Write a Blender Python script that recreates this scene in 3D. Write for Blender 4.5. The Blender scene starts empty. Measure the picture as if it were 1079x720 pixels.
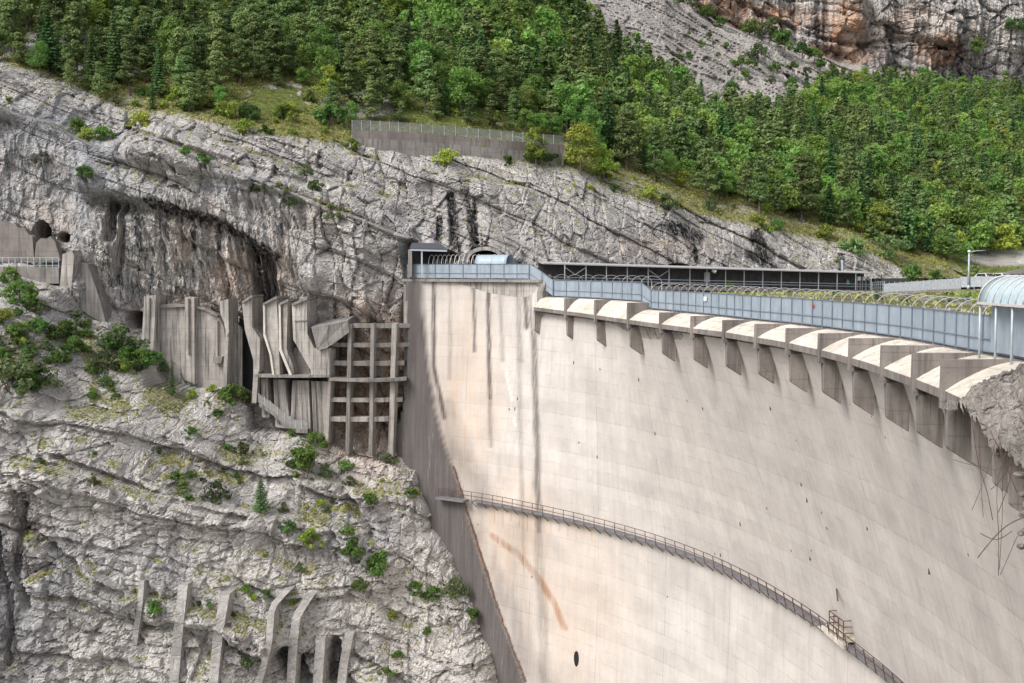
import bpy, bmesh, math, random
import numpy as np
from mathutils import Vector, Matrix
random.seed(7); rng = np.random.default_rng(11)
scene = bpy.context.scene
COL = scene.collection

# ------------------------------------------------------------------ camera
F = 1300.0; W0, H0 = 1079.0, 720.0; HOR = 279.0
PITCH = math.atan((360 - HOR) / F); SP, CP = math.sin(PITCH), math.cos(PITCH)
def ray(px, py):
    a = (px - 539.5) / F; b = (360 - py) / F
    return a, CP + b * SP, -SP + b * CP
def P(px, py, Y):
    a, d, c = ray(px, py); t = Y / d
    return (a * t, Y, c * t)
def onz(px, py, z):
    a, d, c = ray(px, py); t = z / c
    return (a * t, d * t, z)
def proj(X, Y, Z):
    dep = Y * CP - Z * SP; up = Y * SP + Z * CP
    return 539.5 + F * X / dep, 360 - F * up / dep
cam = bpy.data.cameras.new('camera'); camo = bpy.data.objects.new('camera', cam); COL.objects.link(camo)
cam.sensor_width = 36; cam.lens = 36 * F / W0; cam.clip_start = 0.5; cam.clip_end = 5000
camo.rotation_euler = (math.pi / 2 - PITCH, 0, 0)
scene.camera = camo

# ------------------------------------------------------------------ light
w = bpy.data.worlds.new('World'); scene.world = w; w.use_nodes = True
nt = w.node_tree; bg = nt.nodes['Background']
sky = nt.nodes.new('ShaderNodeTexSky'); sky.sky_type = 'NISHITA'; sky.sun_disc = False
SUNDIR = Vector((-0.58, -0.52, 0.76)).normalized()
sky.sun_elevation = math.asin(SUNDIR.z); sky.sun_rotation = math.atan2(SUNDIR.x, SUNDIR.y)
sky.dust_density = 4.0; sky.air_density = 0.8; sky.ozone_density = 0.6
hs = nt.nodes.new('ShaderNodeHueSaturation'); hs.inputs['Saturation'].default_value = 0.35
nt.links.new(sky.outputs[0], hs.inputs['Color']); nt.links.new(hs.outputs[0], bg.inputs[0])
bg.inputs[1].default_value = 0.15
sl = bpy.data.lights.new('sun', 'SUN'); sl.energy = 1.6; sl.angle = math.radians(26); sl.color = (1, 0.965, 0.925)
so = bpy.data.objects.new('sun', sl); COL.objects.link(so)
so.rotation_euler = SUNDIR.to_track_quat('Z', 'Y').to_euler()
scene.view_settings.view_transform = 'Standard'; scene.view_settings.look = 'None'
scene.view_settings.exposure = 0.48; scene.view_settings.gamma = 1

# ------------------------------------------------------------------ noise (numpy)
def _h(ix, iy, iz, s):
    h = (ix.astype(np.int64) * 374761393 + iy.astype(np.int64) * 668265263 + iz.astype(np.int64) * 2147483647 * 3 + s * 1274126177) & 0xffffffff
    h = ((h ^ (h >> 13)) * 1274126177) & 0xffffffff
    h = ((h ^ (h >> 16)) * 2246822519) & 0xffffffff
    return ((h ^ (h >> 15)) & 0xffffff).astype(np.float32) / 16777216.0
def vn(x, y, z, s=0):
    x = np.asarray(x, np.float32); y = np.broadcast_to(np.asarray(y, np.float32), x.shape); z = np.broadcast_to(np.asarray(z, np.float32), x.shape)
    fx, fy, fz = np.floor(x), np.floor(y), np.floor(z)
    u, v, t = x - fx, y - fy, z - fz
    u = u * u * (3 - 2 * u); v = v * v * (3 - 2 * v); t = t * t * (3 - 2 * t)
    r = 0
    for i in (0, 1):
        for j in (0, 1):
            for k in (0, 1):
                r = r + _h(fx + i, fy + j, fz + k, s) * (u if i else 1 - u) * (v if j else 1 - v) * (t if k else 1 - t)
    return r * 2 - 1
def fbm(x, y, z, o=4, s=0, g=0.5):
    a, r, n = 1.0, 0, 0
    for i in range(o):
        r = r + a * vn(x, y, z, s + i * 7); n += a; a *= g; x, y, z = x * 2.03 + 5.2, y * 2.03 + 1.3, z * 2.03 + 8.1
    return r / n
def ridged(x, y, z, o=4, s=0):
    a, r, n = 1.0, 0, 0
    for i in range(o):
        r = r + a * (1 - np.abs(vn(x, y, z, s + i * 7)) * 2); n += a; a *= 0.5; x, y, z = x * 2.1 + 5.2, y * 2.1 + 1.3, z * 2.1 + 8.1
    return r / n
def voro(x, y, z, s=0):
    fx, fy, fz = np.floor(x), np.floor(y), np.floor(z)
    f1 = np.full(x.shape, 9.0, np.float32); f2 = f1.copy(); cid = np.zeros(x.shape, np.float32)
    gx = np.zeros(x.shape, np.float32)
    for i in (-1, 0, 1):
        for j in (-1, 0, 1):
            for k in (-1, 0, 1):
                cx, cy, cz = fx + i, fy + j, fz + k
                r1 = _h(cx, cy, cz, s); r2 = _h(cx, cy, cz, s + 1); r3 = _h(cx, cy, cz, s + 2)
                ddx = x - cx - r1; ddz = z - cz - r3
                d = np.sqrt(ddx ** 2 + (y - cy - r2) ** 2 + ddz ** 2)
                nearer = d < f1
                f2 = np.where(nearer, f1, np.minimum(f2, d)); f1 = np.where(nearer, d, f1)
                cr = _h(cx, cy, cz, s + 3)
                cid = np.where(nearer, cr, cid)
                gx = np.where(nearer, (r1 - .5) * ddx * 2 + (r3 - .5) * ddz * 2, gx)
    return f1, f2, cid, gx
def sst(a, b, x):
    t = np.clip((x - a) / (b - a), 0, 1); return t * t * (3 - 2 * t)

# ------------------------------------------------------------------ object helpers
def tag(o, label=None, cat=None, group=None, kind=None):
    if label: o['label'] = label
    if cat: o['category'] = cat
    if group: o['group'] = group
    if kind: o['kind'] = kind
    return o
def empty(name, loc=(0, 0, 0), rz=0, label=None, cat=None, group=None):
    o = bpy.data.objects.new(name, None); COL.objects.link(o); o.location = loc; o.rotation_euler = (0, 0, rz)
    o.empty_display_size = 0.5
    return tag(o, label, cat, group)
def link(name, me, parent=None, mat=None):
    if mat is not None and not me.materials: me.materials.append(mat)
    o = bpy.data.objects.new(name, me); COL.objects.link(o)
    if parent is not None:
        o.parent = parent
    return o
def npmesh(name, V, Q, smooth=False, attrs=None, k=4):
    V = np.asarray(V, np.float32); Q = np.asarray(Q, np.int32)
    me = bpy.data.meshes.new(name)
    me.vertices.add(len(V)); me.vertices.foreach_set('co', V.ravel())
    n = len(Q); me.loops.add(n * k); me.loops.foreach_set('vertex_index', Q.ravel())
    me.polygons.add(n); me.polygons.foreach_set('loop_start', np.arange(0, n * k, k, dtype=np.int32))
    me.polygons.foreach_set('loop_total', np.full(n, k, np.int32))
    me.polygons.foreach_set('use_smooth', np.full(n, smooth, bool))
    me.update(calc_edges=True)
    if attrs:
        for an, arr in attrs.items():
            a = me.attributes.new(an, 'FLOAT_COLOR', 'POINT')
            c = np.ones((len(V), 4), np.float32); c[:, :arr.shape[1]] = arr
            a.data.foreach_set('color', c.ravel())
    return me
class MB:
    def __init__(s): s.v = []; s.f = []
    def add(s, vs, fs):
        n = len(s.v); s.v += [tuple(v) for v in vs]; s.f += [tuple(i + n for i in f) for f in fs]
    def box(s, c, size, rz=0):
        cx, cy, cz = c; a, b, h = size[0] / 2, size[1] / 2, size[2] / 2
        co, si = math.cos(rz), math.sin(rz)
        vs = [(cx + x * a * co - y * b * si, cy + x * a * si + y * b * co, cz + z * h) for z in (-1, 1) for x, y in ((-1, -1), (1, -1), (1, 1), (-1, 1))]
        s.add(vs, [(3, 2, 1, 0), (4, 5, 6, 7), (0, 1, 5, 4), (1, 2, 6, 5), (2, 3, 7, 6), (3, 0, 4, 7)])
    def beam(s, a, b, w, h=None, up=(0, 0, 1)):
        h = h or w; a, b = Vector(a), Vector(b); d = (b - a).normalized(); up = Vector(up)
        if abs(d.dot(up)) > 0.98: up = Vector((0, 1, 0))
        r = d.cross(up).normalized(); u = r.cross(d)
        vs = [p + r * x * w / 2 + u * y * h / 2 for p in (a, b) for x, y in ((-1, -1), (1, -1), (1, 1), (-1, 1))]
        s.add(vs, [(3, 2, 1, 0), (4, 5, 6, 7), (0, 1, 5, 4), (1, 2, 6, 5), (2, 3, 7, 6), (3, 0, 4, 7)])
    def tube(s, pts, r, n=6, taper=None, cap=True):
        pts = [Vector(p) for p in pts]; m = len(pts); rings = []
        u = Vector((0.3, 0.2, 1))
        for i, p in enumerate(pts):
            d = (pts[min(i + 1, m - 1)] - pts[max(i - 1, 0)]).normalized()
            a = d.cross(u)
            if a.length < 0.1: a = d.cross(Vector((1, 0, 0)))
            a.normalize(); b = d.cross(a)
            rr = r if taper is None else r + (taper - r) * i / (m - 1)
            rings.append([p + (a * math.cos(2 * math.pi * k / n) + b * math.sin(2 * math.pi * k / n)) * rr for k in range(n)])
        vs = [v for q in rings for v in q]
        fs = [(i * n + k, i * n + (k + 1) % n, (i + 1) * n + (k + 1) % n, (i + 1) * n + k) for i in range(m - 1) for k in range(n)]
        if cap: fs += [tuple(range(n))[::-1], tuple((m - 1) * n + k for k in range(n))]
        s.add(vs, fs)
    def prism(s, poly, vec):
        """closed polygon (3D points) pushed along vec"""
        n = len(poly); vec = Vector(vec); a = [Vector(p) for p in poly]; b = [p + vec for p in a]
        s.add(a + b, [tuple(range(n)), tuple(range(2 * n - 1, n - 1, -1))] + [(i, i + n, (i + 1) % n + n, (i + 1) % n) for i in range(n)])
    def build(s, name, mat, parent=None, smooth=False, bevel=0, origin=None):
        me = bpy.data.meshes.new(name)
        vs = s.v if origin is None else [(v[0] - origin[0], v[1] - origin[1], v[2] - origin[2]) for v in s.v]
        me.from_pydata(vs, [], s.f)
        bm = bmesh.new(); bm.from_mesh(me); bmesh.ops.recalc_face_normals(bm, faces=bm.faces)
        if bevel: bmesh.ops.bevel(bm, geom=[e for e in bm.edges], offset=bevel, segments=1, affect='EDGES')
        bm.to_mesh(me); bm.free()
        if smooth: me.polygons.foreach_set('use_smooth', [True] * len(me.polygons))
        me.materials.append(mat)
        o = bpy.data.objects.new(name, me); COL.objects.link(o)
        if parent is not None: o.parent = parent
        elif origin is not None: o.location = origin
        return o
def ploc(root):                     # world->local offset for a parent that is only translated
    return tuple(root.location)

# ------------------------------------------------------------------ materials
def newmat(name):
    m = bpy.data.materials.new(name); m.use_nodes = True
    t = m.node_tree; return m, t, t.nodes['Principled BSDF']
def N(t, typ, **kw):
    n = t.nodes.new('ShaderNode' + typ)
    for k, v in kw.items(): setattr(n, k, v)
    return n
def noise(t, scale, detail=6, rough=0.6, vec=None, stretch=None):
    co = t.nodes.get('geo') or N(t, 'NewGeometry'); co.name = 'geo'
    src = co.outputs['Position'] if vec is None else vec
    if stretch:
        mp = N(t, 'Mapping'); mp.inputs['Scale'].default_value = stretch; t.links.new(src, mp.inputs[0]); src = mp.outputs[0]
    n = N(t, 'TexNoise'); n.inputs['Scale'].default_value = scale; n.inputs['Detail'].default_value = detail; n.inputs['Roughness'].default_value = rough
    t.links.new(src, n.inputs['Vector']); return n.outputs[0]
def ramp(t, inp, a, b, c0=(0, 0, 0, 1), c1=(1, 1, 1, 1)):
    r = N(t, 'ValToRGB'); r.color_ramp.elements[0].position = a; r.color_ramp.elements[1].position = b
    r.color_ramp.elements[0].color = c0; r.color_ramp.elements[1].color = c1
    t.links.new(inp, r.inputs[0]); return r.outputs[0]
def mix(t, fac, a, b, mode='MIX'):
    m = N(t, 'MixRGB', blend_type=mode)
    for i, x in ((0, fac), (1, a), (2, b)):
        if isinstance(x, (int, float)): m.inputs[i].default_value = x if i == 0 else (x, x, x, 1)
        elif isinstance(x, tuple): m.inputs[i].default_value = x if len(x) == 4 else x + (1,)
        else: t.links.new(x, m.inputs[i])
    return m.outputs[0]
def math_(t, op, a, b=0.0, clamp=False):
    m = N(t, 'Math', operation=op); m.use_clamp = clamp
    for i, x in ((0, a), (1, b)):
        if isinstance(x, (int, float)): m.inputs[i].default_value = x
        else: t.links.new(x, m.inputs[i])
    return m.outputs[0]
def bump(t, bs, h, strength=0.5, dist=0.1):
    b = N(t, 'Bump'); b.inputs['Strength'].default_value = strength; b.inputs['Distance'].default_value = dist
    t.links.new(h, b.inputs['Height']); t.links.new(b.outputs[0], bs.inputs['Normal'])
def attr(t, name):
    a = N(t, 'Attribute'); a.attribute_name = name
    s = N(t, 'SeparateColor'); t.links.new(a.outputs['Color'], s.inputs[0]); return s.outputs, a.outputs['Alpha']
def simple(name, col, rough=0.7, var=0.25, scale=2.0, metal=0.0, stretch=None, bmp=0.0, streak=0.0):
    m, t, b = newmat(name)
    n = noise(t, scale, 6, 0.65, stretch=stretch)
    lo = tuple(c * (1 - var) for c in col) + (1,); hi = tuple(min(1, c * (1 + var)) for c in col) + (1,)
    c = ramp(t, n, 0.3, 0.7, lo, hi)
    if streak:
        s = noise(t, 1.0, 5, 0.7, stretch=(2.2, 2.2, 0.12))
        c = mix(t, math_(t, 'MULTIPLY', ramp(t, s, 0.52, 0.68), streak), c, tuple(x * 0.25 for x in col))
    t.links.new(c, b.inputs['Base Color']); b.inputs['Roughness'].default_value = rough; b.inputs['Metallic'].default_value = metal
    if bmp: bump(t, b, noise(t, scale * 6, 4), bmp, 0.05)
    return m

def rock_material(name, light, dark, warm, mossc, detail=1.0, far=False):
    """attribute 'paint': R black water stain and painted shadow, G ochre mineral, B moss / turf, and 'paint2': R bluish film, G bare pale rock"""
    m, t, b = newmat(name)
    (st, wm, ms), _ = attr(t, 'paint'); (bl, pl, dm), _ = attr(t, 'paint2')
    k = 0.25 if far else 1.0
    n1 = noise(t, 0.35 * k, 8, 0.7); n2 = noise(t, 2.2 * k, 8, 0.75); n3 = noise(t, 7.0 * k, 5, 0.7)
    c = ramp(t, n1, 0.32, 0.68, dark + (1,), light + (1,))
    c = mix(t, ramp(t, n2, 0.36, 0.60), mix(t, 1.0, c, 0.72, 'MULTIPLY'), c)
    wv = noise(t, 0.8 * k, 3); va = N(t, 'VectorMath', operation='ADD'); cb = N(t, 'CombineXYZ')
    for q in range(3): t.links.new(wv, cb.inputs[q])
    t.links.new(t.nodes['geo'].outputs['Position'], va.inputs[0]); t.links.new(cb.outputs[0], va.inputs[1])
    mpr = N(t, 'Mapping'); mpr.inputs['Rotation'].default_value = (0, math.radians(24), 0); mpr.inputs['Scale'].default_value = (.55, .8, 1.25); t.links.new(va.outputs[0], mpr.inputs[0])
    cr = []
    for sc_ in (0.55 * k, 1.7 * k):
        vo = N(t, 'TexVoronoi', feature='DISTANCE_TO_EDGE'); vo.inputs['Scale'].default_value = sc_; t.links.new(mpr.outputs[0], vo.inputs['Vector']); cr.append(vo.outputs['Distance'])
    crk = math_(t, 'MULTIPLY', ramp(t, cr[0], 0.0, 0.05), math_(t, 'ADD', math_(t, 'MULTIPLY', ramp(t, cr[1], 0.0, 0.06), .6), .4))
    c = mix(t, math_(t, 'MULTIPLY', bl, 0.7), c, mix(t, ramp(t, n1, .35, .65), (0.24, 0.26, 0.30), (0.46, 0.48, 0.51)))
    c = mix(t, math_(t, 'MULTIPLY', bl, .25), c, (0.40, 0.43, 0.50)); c = mix(t, pl, c, (0.68, 0.655, 0.61))
    sk = noise(t, 1.0 * k, 7, 0.8, stretch=(1.7, 1.7, 0.13)); rp = N(t, 'ValToRGB'); els = rp.color_ramp.elements; els[0].position = .36; els[0].color = (.05, .05, .055, 1); els[1].position = .66; els[1].color = (.30, .32, .36, 1)
    for p_, c_ in ((.42, (.12, .12, .13, 1)), (.455, (.42, .42, .43, 1)), (.50, (.62, .61, .59, 1)), (.535, (.86, .83, .78, 1)), (.565, (.66, .50, .38, 1)), (.59, (.16, .16, .17, 1)), (.62, (.45, .46, .48, 1))): e_ = els.new(p_); e_.color = c_
    t.links.new(sk, rp.inputs[0]); c = mix(t, dm, c, rp.outputs[0])
    w = math_(t, 'MULTIPLY', wm, ramp(t, noise(t, 1.1 * k, 6, 0.7, stretch=(1, 1, 0.45)), 0.35, 0.6))
    c = mix(t, w, c, warm)
    sp = ramp(t, n3, 0.36, 0.56)
    c = mix(t, math_(t, 'MULTIPLY', math_(t, 'SUBTRACT', 1.0, sp), 0.28), c, 0.35, 'MULTIPLY')
    s2 = ramp(t, noise(t, 1.6 * k, 6, 0.75, stretch=(1, 1, 0.14)), 0.40, 0.58)
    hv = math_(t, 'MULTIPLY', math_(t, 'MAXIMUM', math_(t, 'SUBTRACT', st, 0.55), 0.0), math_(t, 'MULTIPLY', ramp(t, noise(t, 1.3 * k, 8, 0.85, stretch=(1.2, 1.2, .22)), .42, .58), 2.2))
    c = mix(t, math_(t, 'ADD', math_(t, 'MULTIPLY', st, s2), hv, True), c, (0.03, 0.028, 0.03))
    mn = ramp(t, math_(t, 'ADD', noise(t, 2.2 * k, 7, 0.78), math_(t, 'MULTIPLY', math_(t, 'SUBTRACT', ms, 1.0), 0.45)), 0.36, 0.48)
    mc = ramp(t, noise(t, 1.3 * k, 4), 0.35, 0.65, mossc[0] + (1,), mossc[1] + (1,))
    c = mix(t, math_(t, 'MULTIPLY', mn, ramp(t, ms, 0.0, 0.25)), c, mc)
    t.links.new(c, b.inputs['Base Color']); b.inputs['Roughness'].default_value = 0.95; b.inputs['Specular IOR Level'].default_value = 0.2
    h = math_(t, 'ADD', noise(t, 3.5 * k, 8, 0.75), math_(t, 'MULTIPLY', crk, 0.9))
    bump(t, b, h, 0.75, 0.28 / k * detail)
    return m
# ================================================================== TERRAIN
CTRL = """
-60,-60,260 -60,0,205 -60,60,178 -60,100,170 -60,200,163 -60,280,162 -60,300,155 -60,400,143 -60,500,136 -60,600,132 -60,720,128 -60,790,126
-200,-60,250 -200,100,165 -200,300,152 -200,500,130 -200,790,118
0,-60,262 0,0,215 0,40,190 0,75,174 0,115,168 0,200,164 0,270,163 0,287,158 0,340,150 0,400,144 0,500,139 0,600,137 0,720,134 0,790,132
60,0,215 60,60,188 60,95,176 60,130,169 60,200,166 60,288,163 60,305,158 60,400,148 60,500,141 60,600,138 60,720,136
100,120,174 100,180,164 100,250,162 100,330,163 100,360,156 100,420,149
150,-60,275 150,0,222 150,70,195 150,120,176 150,160,166 150,220,163 150,300,164.5 150,350,166 150,375,158 150,430,150 150,500,145 150,600,141 150,720,138 150,790,136
220,130,175 220,180,166 220,240,163 220,300,165.5 220,340,167.5 220,395,168 220,415,160 220,460,154 220,520,149 220,620,144 220,720,140
300,-60,290 300,0,235 300,60,205 300,110,188 300,145,177 300,190,168 300,250,164 300,300,165.5 300,350,167.5 300,410,168 300,440,168 300,470,158 300,520,153 300,620,148 300,720,144 300,790,142
380,0,245 380,80,207 380,130,190 380,165,180 380,200,172 380,260,165 380,325,163 380,345,165.2 380,462,165.2 380,488,162 380,540,156 380,620,151 380,720,147
430,170,183 430,220,174 430,255,169 430,330,168 430,460,166 425,497,163 430,560,159 440,620,155 440,720,150 440,790,148
500,-60,360 500,0,270 500,80,215 500,130,198 500,175,186 500,215,178 500,270,172 490,660,156 490,720,151 530,720,153 530,790,152
600,60,285 600,120,225 600,185,191 600,220,184 600,275,178 600,300,177
700,90,330 700,150,250 700,207,200 700,240,194 700,300,189
800,130,330 800,180,255 800,232,209 800,260,204 800,300,201
900,100,440 900,150,330 900,210,255 900,255,218 900,275,214 900,305,212
1000,110,450 1000,180,330 1000,240,260 1000,283,228 1000,305,223
1100,110,470 1100,200,330 1100,250,262 1100,275,238 1100,300,230
1250,100,480 1250,200,350 1250,290,240
"""
cp = np.array([[float(v) for v in q.split(',')] for q in CTRL.split()])
cw = np.array([P(a, b, c) for a, b, c in cp])
class RBF:
    def __init__(s, xz, y, k=0.0):
        s.c = xz; n = len(xz)
        d = np.sqrt(((xz[:, None] - xz[None]) ** 2).sum(-1)) + np.eye(n) * k
        A = np.zeros((n + 3, n + 3)); A[:n, :n] = d; A[:n, n] = 1; A[n, :n] = 1; A[:n, n + 1:] = xz; A[n + 1:, :n] = xz.T
        s.w = np.linalg.solve(A, np.r_[y, 0, 0, 0])
    def __call__(s, x, z):
        x = np.asarray(x, np.float64); z = np.asarray(z, np.float64); r = s.w[-3] + s.w[-2] * x + s.w[-1] * z
        for (cx, cz), w_ in zip(s.c, s.w): r = r + w_ * np.hypot(x - cx, z - cz)
        return r
FT = RBF(cw[:, [0, 2]], cw[:, 1])
# boundary where the lower spur ends against the dam
BP = [(434, 480), (428, 500), (433, 530), (448, 565), (466, 592), (490, 640), (512, 690), (524, 740), (545, 800)]
bw = np.array([P(a, b, 158) for a, b in BP])
def ell(px, py, cx, cy, rx, ry, soft=0.3):
    d = np.hypot((px - cx) / rx, (py - cy) / ry); return 1 - sst(1 - soft, 1 + soft, d)
def pline(px, py, pts, wd, soft=0.5):
    d = np.full(px.shape, 1e9)
    for (x0, y0), (x1, y1) in zip(pts[:-1], pts[1:]):
        L = (x1 - x0) ** 2 + (y1 - y0) ** 2
        t_ = np.clip(((px - x0) * (x1 - x0) + (py - y0) * (y1 - y0)) / L, 0, 1)
        d = np.minimum(d, np.hypot(px - x0 - t_ * (x1 - x0), py - y0 - t_ * (y1 - y0)))
    return 1 - sst(wd * (1 - soft), wd * (1 + soft), d)

STEP = 0.16
gx = np.arange(-80, 84, STEP); gz = np.arange(-60, 33, STEP)
GX, GZ = np.meshgrid(gx, gz)
GX = GX.astype(np.float32); GZ = GZ.astype(np.float32)
Yb = FT(GX, GZ)
PX, PY = proj(GX, Yb, GZ)
def region(p, x0, x1, y0, y1, s=12):
    return sst(x0 - s, x0 + s, PX) * (1 - sst(x1 - s, x1 + s, PX)) * sst(y0 - s, y0 + s, PY) * (1 - sst(y1 - s, y1 + s, PY))
ridge_px = [(-300, 40), (0, 72), (80, 97), (130, 122), (200, 132), (280, 147), (370, 160), (430, 165), (520, 175), (600, 185), (680, 205), (740, 220), (800, 233), (860, 246), (920, 262), (960, 284), (1000, 290), (1300, 295)]
RY = np.interp(PX, [a for a, b in ridge_px], [b for a, b in ridge_px])
turf = sst(3, -10, PY - RY) if False else (1 - sst(-12, 2, PY - RY))
SPUR_px = [(-300, 275), (0, 285), (50, 293), (75, 318), (110, 342), (150, 366), (200, 392), (240, 402), (262, 412), (290, 445), (320, 460), (345, 474), (410, 484), (430, 492), (600, 492)]
SY = np.interp(PX, [a for a, b in SPUR_px], [b for a, b in SPUR_px])
spur = sst(-4, 10, PY - SY)
upper = 1 - spur
# ---- displacement (towards the viewer = negative Y)
Yl = Yb.astype(np.float32)
wx = fbm(GX / 9, Yl / 9, GZ / 9, 4, 3); wz = fbm(GX / 7, Yl / 7, GZ / 7, 4, 33)
dsp = fbm(GX / 14, Yl / 14, GZ / 14, 5, 1) * 2.2
bed = GZ + 0.42 * GX + 1.2 * wx + 0.25 * Yl                 # bedding falls to the right
bedS = GZ * 1.0 + 0.30 * GX + 2.5 * wz + 0.15 * Yl
bd = np.where(spur > 0.5, bedS, bed)
def strata(b, T, s, groove=0.25):
    q = b / T; i = np.floor(q); fr = q - i
    r0 = _h(i, i * 0, i * 0, s)
    prof = (r0 - 0.5) * 1.0 + 0.35 * (1 - fr)
    g = np.minimum(fr, 1 - fr)
    return prof - groove * (1 - sst(0, 0.10, g))
al = GX * 0.92 - GZ * 0.38                                   # coordinate along the beds
st1 = strata(bd + 0.3 * vn(al / 5, bd * 0, Yl / 9, 4), 4.3, 101, 0.5) * (0.5 + 0.5 * vn(al / 14, bd / 6, bd * 0, 9))
st2 = strata(bd + 0.15 * vn(al / 3, bd * 0, bd * 0, 5), 1.35, 103, 0.5)
st3 = strata(bd + 0.12 * vn(al / 2, bd * 0, bd * 0, 6), 0.5, 105, 0.5)
bm1 = sst(-0.2, 0.5, vn(al / 10, bd / 5, bd * 0, 61))
bm2 = sst(-0.3, 0.4, vn(al / 5, bd / 3, bd * 0, 63))
stL = strata(bd + 0.5 * vn(al / 9, bd * 0, bd * 0, 14), 6.5, 121, 0.4)
dsp += stL * (1.5 * upper + 1.3 * spur) + st1 * 0.9 * upper + st1 * 0.4 * spur + st2 * (0.55 * (0.25 + 0.75 * bm1)) + st3 * 0.16 * bm2
ca, cb2 = (al + 0.35 * bd) / 2.1, bd / 5.5
f1, f2, cidj, tiltj = voro(ca + .15 * wx, Yl / 60 + 7, cb2, 23)
dsp += ((cidj - .5) * 0.9 + tiltj * 1.3 - .5 * (1 - sst(0, .09, f2 - f1))) * (.85 * upper + .35 * spur)
w3 = 0.35 * fbm(GX / 1.5, GZ / 1.5, Yl / 4, 3, 21)
f1, f2, cid, tilt = voro(al / 4.2 + w3 * .6, Yl / 30, bd / 2.4 + w3 * .6, 11)
amp = .30 * upper + .5 * spur
dsp += amp * ((cid - 0.5) * 1.3 + tilt * 1.6) - amp * 0.7 * (1 - sst(0.0, 0.10, f2 - f1)) * sst(0.2, 0.6, cid + 0.15)
f1, f2, cid2, tilt = voro(al / 1.35 + w3, Yl / 30 + 3, bd / 0.9 + w3, 17)
sm = 0.35 + 0.65 * sst(-0.3, 0.3, fbm(GX / 6, GZ / 6, Yl / 20, 3, 70))
dsp += ((cid2 - 0.5) * 0.6 + tilt * 1.0 - 0.30 * (1 - sst(0, 0.14, f2 - f1))) * sm * (.30 * upper + .55 * spur)
dsp += (ridged(al / 1.6, Yl / 20, bd / 1.0, 4, 40) - 0.5) * 0.16 * sm + fbm(GX / 0.7, Yl / 9, GZ / 0.7, 3, 44) * 0.14
# vertical flutes and drips on the big left wall
fl = region(None, 60, 330, 205, 330, 18)
flu = ridged(GX / 1.7 + 0.15 * GZ, Yl / 30, GZ / 9, 4, 50) - 0.45
rightcliff = sst(430, 520, PX) * upper
slabby = region(None, -100, 110, 115, 260, 20)
dsp = dsp * (1 - 0.60 * fl) + fl * flu * 1.9
dsp = dsp * (1 - 0.60 * slabby) + slabby * (ridged(GX / 2.6 - GZ * .1, Yl / 30, GZ / 7, 3, 52) - .5) * 0.9
dsp = dsp * (1 - 0.25 * rightcliff)
# broad overhanging roof line above the flutes, big dark clefts
def band(pts, wd, amt): return amt * pline(PX, PY, pts, wd, 0.7)
dsp += band([(95, 190), (165, 205), (235, 222), (300, 262), (330, 290)], 13, 1.7)
dsp -= band([(100, 215), (165, 222), (232, 240), (290, 285)], 7, 1.6)
dsp += band([(0, 112), (70, 138), (130, 160), (230, 178), (330, 205), (430, 245)], 8, 1.3)
dsp -= band([(140, 140), (250, 175), (345, 200)], 4, 1.2)
LG = []
def ledge(pts, amp, fade=55, x0=-999, x1=2000):
    ly = np.interp(PX, [a for a, b in pts], [b for a, b in pts]) + 2.5 * fbm(GX / 3, GZ * 0, GX * 0, 3, 88); d = PY - ly
    ingr = sst(pts[0][0] - 10, pts[0][0] + 10, PX) * (1 - sst(pts[-1][0] - 15, pts[-1][0] + 15, PX)); LG.append(ingr * sst(-9, -3, d) * (1 - sst(-1, 2, d)))
    return amp * sst(-1.5, 1.5, d) * (1 - sst(fade * .3, fade, d)) * sst(pts[0][0] - 10, pts[0][0] + 10, PX) * (1 - sst(pts[-1][0] - 15, pts[-1][0] + 15, PX))
edge_x = np.interp(PY, [110, 130, 170, 200, 250, 320], [190, 140, 98, 82, 76, 68]); left_ = 1 - sst(-2.5, 2.5, PX - edge_x + 3 * fbm(GX / 3, GZ / 3, GX * 0, 3, 89))
dsp -= 2.4 * left_ * sst(112, 135, PY) * (1 - sst(290, 310, PY)) * upper
dsp += ledge([(-60, 96), (0, 112), (70, 138), (112, 160)], 2.8, 60) + ledge([(140, 142), (180, 150), (230, 172), (330, 212), (430, 250)], 2.6, 42) + ledge([(165, 126), (250, 156), (345, 192), (420, 212)], 2.1, 36) + ledge([(270, 142), (340, 158), (430, 176), (560, 200)], 1.8, 28)
dsp += ledge([(-60, 470), (60, 490), (150, 515), (250, 535), (340, 545), (400, 572)], 1.8, 45) + ledge([(200, 455), (260, 478), (330, 500), (400, 520)], 1.3, 30) + ledge([(90, 590), (140, 625), (220, 640), (300, 660)], 1.5, 40) + ledge([(-60, 425), (60, 430), (150, 440), (240, 462)], 1.2, 30)
for pts, wd, amt in [([(118, 210), (114, 250)], 5, 2.5), ([(263, 262), (272, 300), (280, 335)], 5, 2.6), ([(283, 270), (290, 318)], 4, 2.2), ([(130, 215), (122, 300)], 3, 1.5),
                     ([(30, 530), (22, 600), (28, 640)], 4, 1.3), ([(0, 560), (12, 620), (8, 700)], 3, 1.2), ([(55, 575), (90, 605), (130, 625)], 4, 1.6),
                     ([(300, 690), (318, 720)], 9, 4.0), ([(352, 680), (350, 720)], 6, 3.5), ([(362, 515), (392, 560), (375, 590)], 4, 1.5),
                     ([(330, 430), (345, 455)], 4, 2.0), ([(205, 460), (260, 480), (330, 505)], 3, 1.2), ([(60, 480), (160, 520), (260, 545)], 3, 1.3),
                     ([(432, 262), (438, 300), (432, 345)], 7, 5.0), ([(475, 205), (478, 262)], 3, 1.0), ([(500, 225), (502, 255)], 3, 1.0)]:
    dsp -= band(pts, wd, amt)
Yd = Yb - dsp * (1 - 0.75 * turf)
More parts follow.
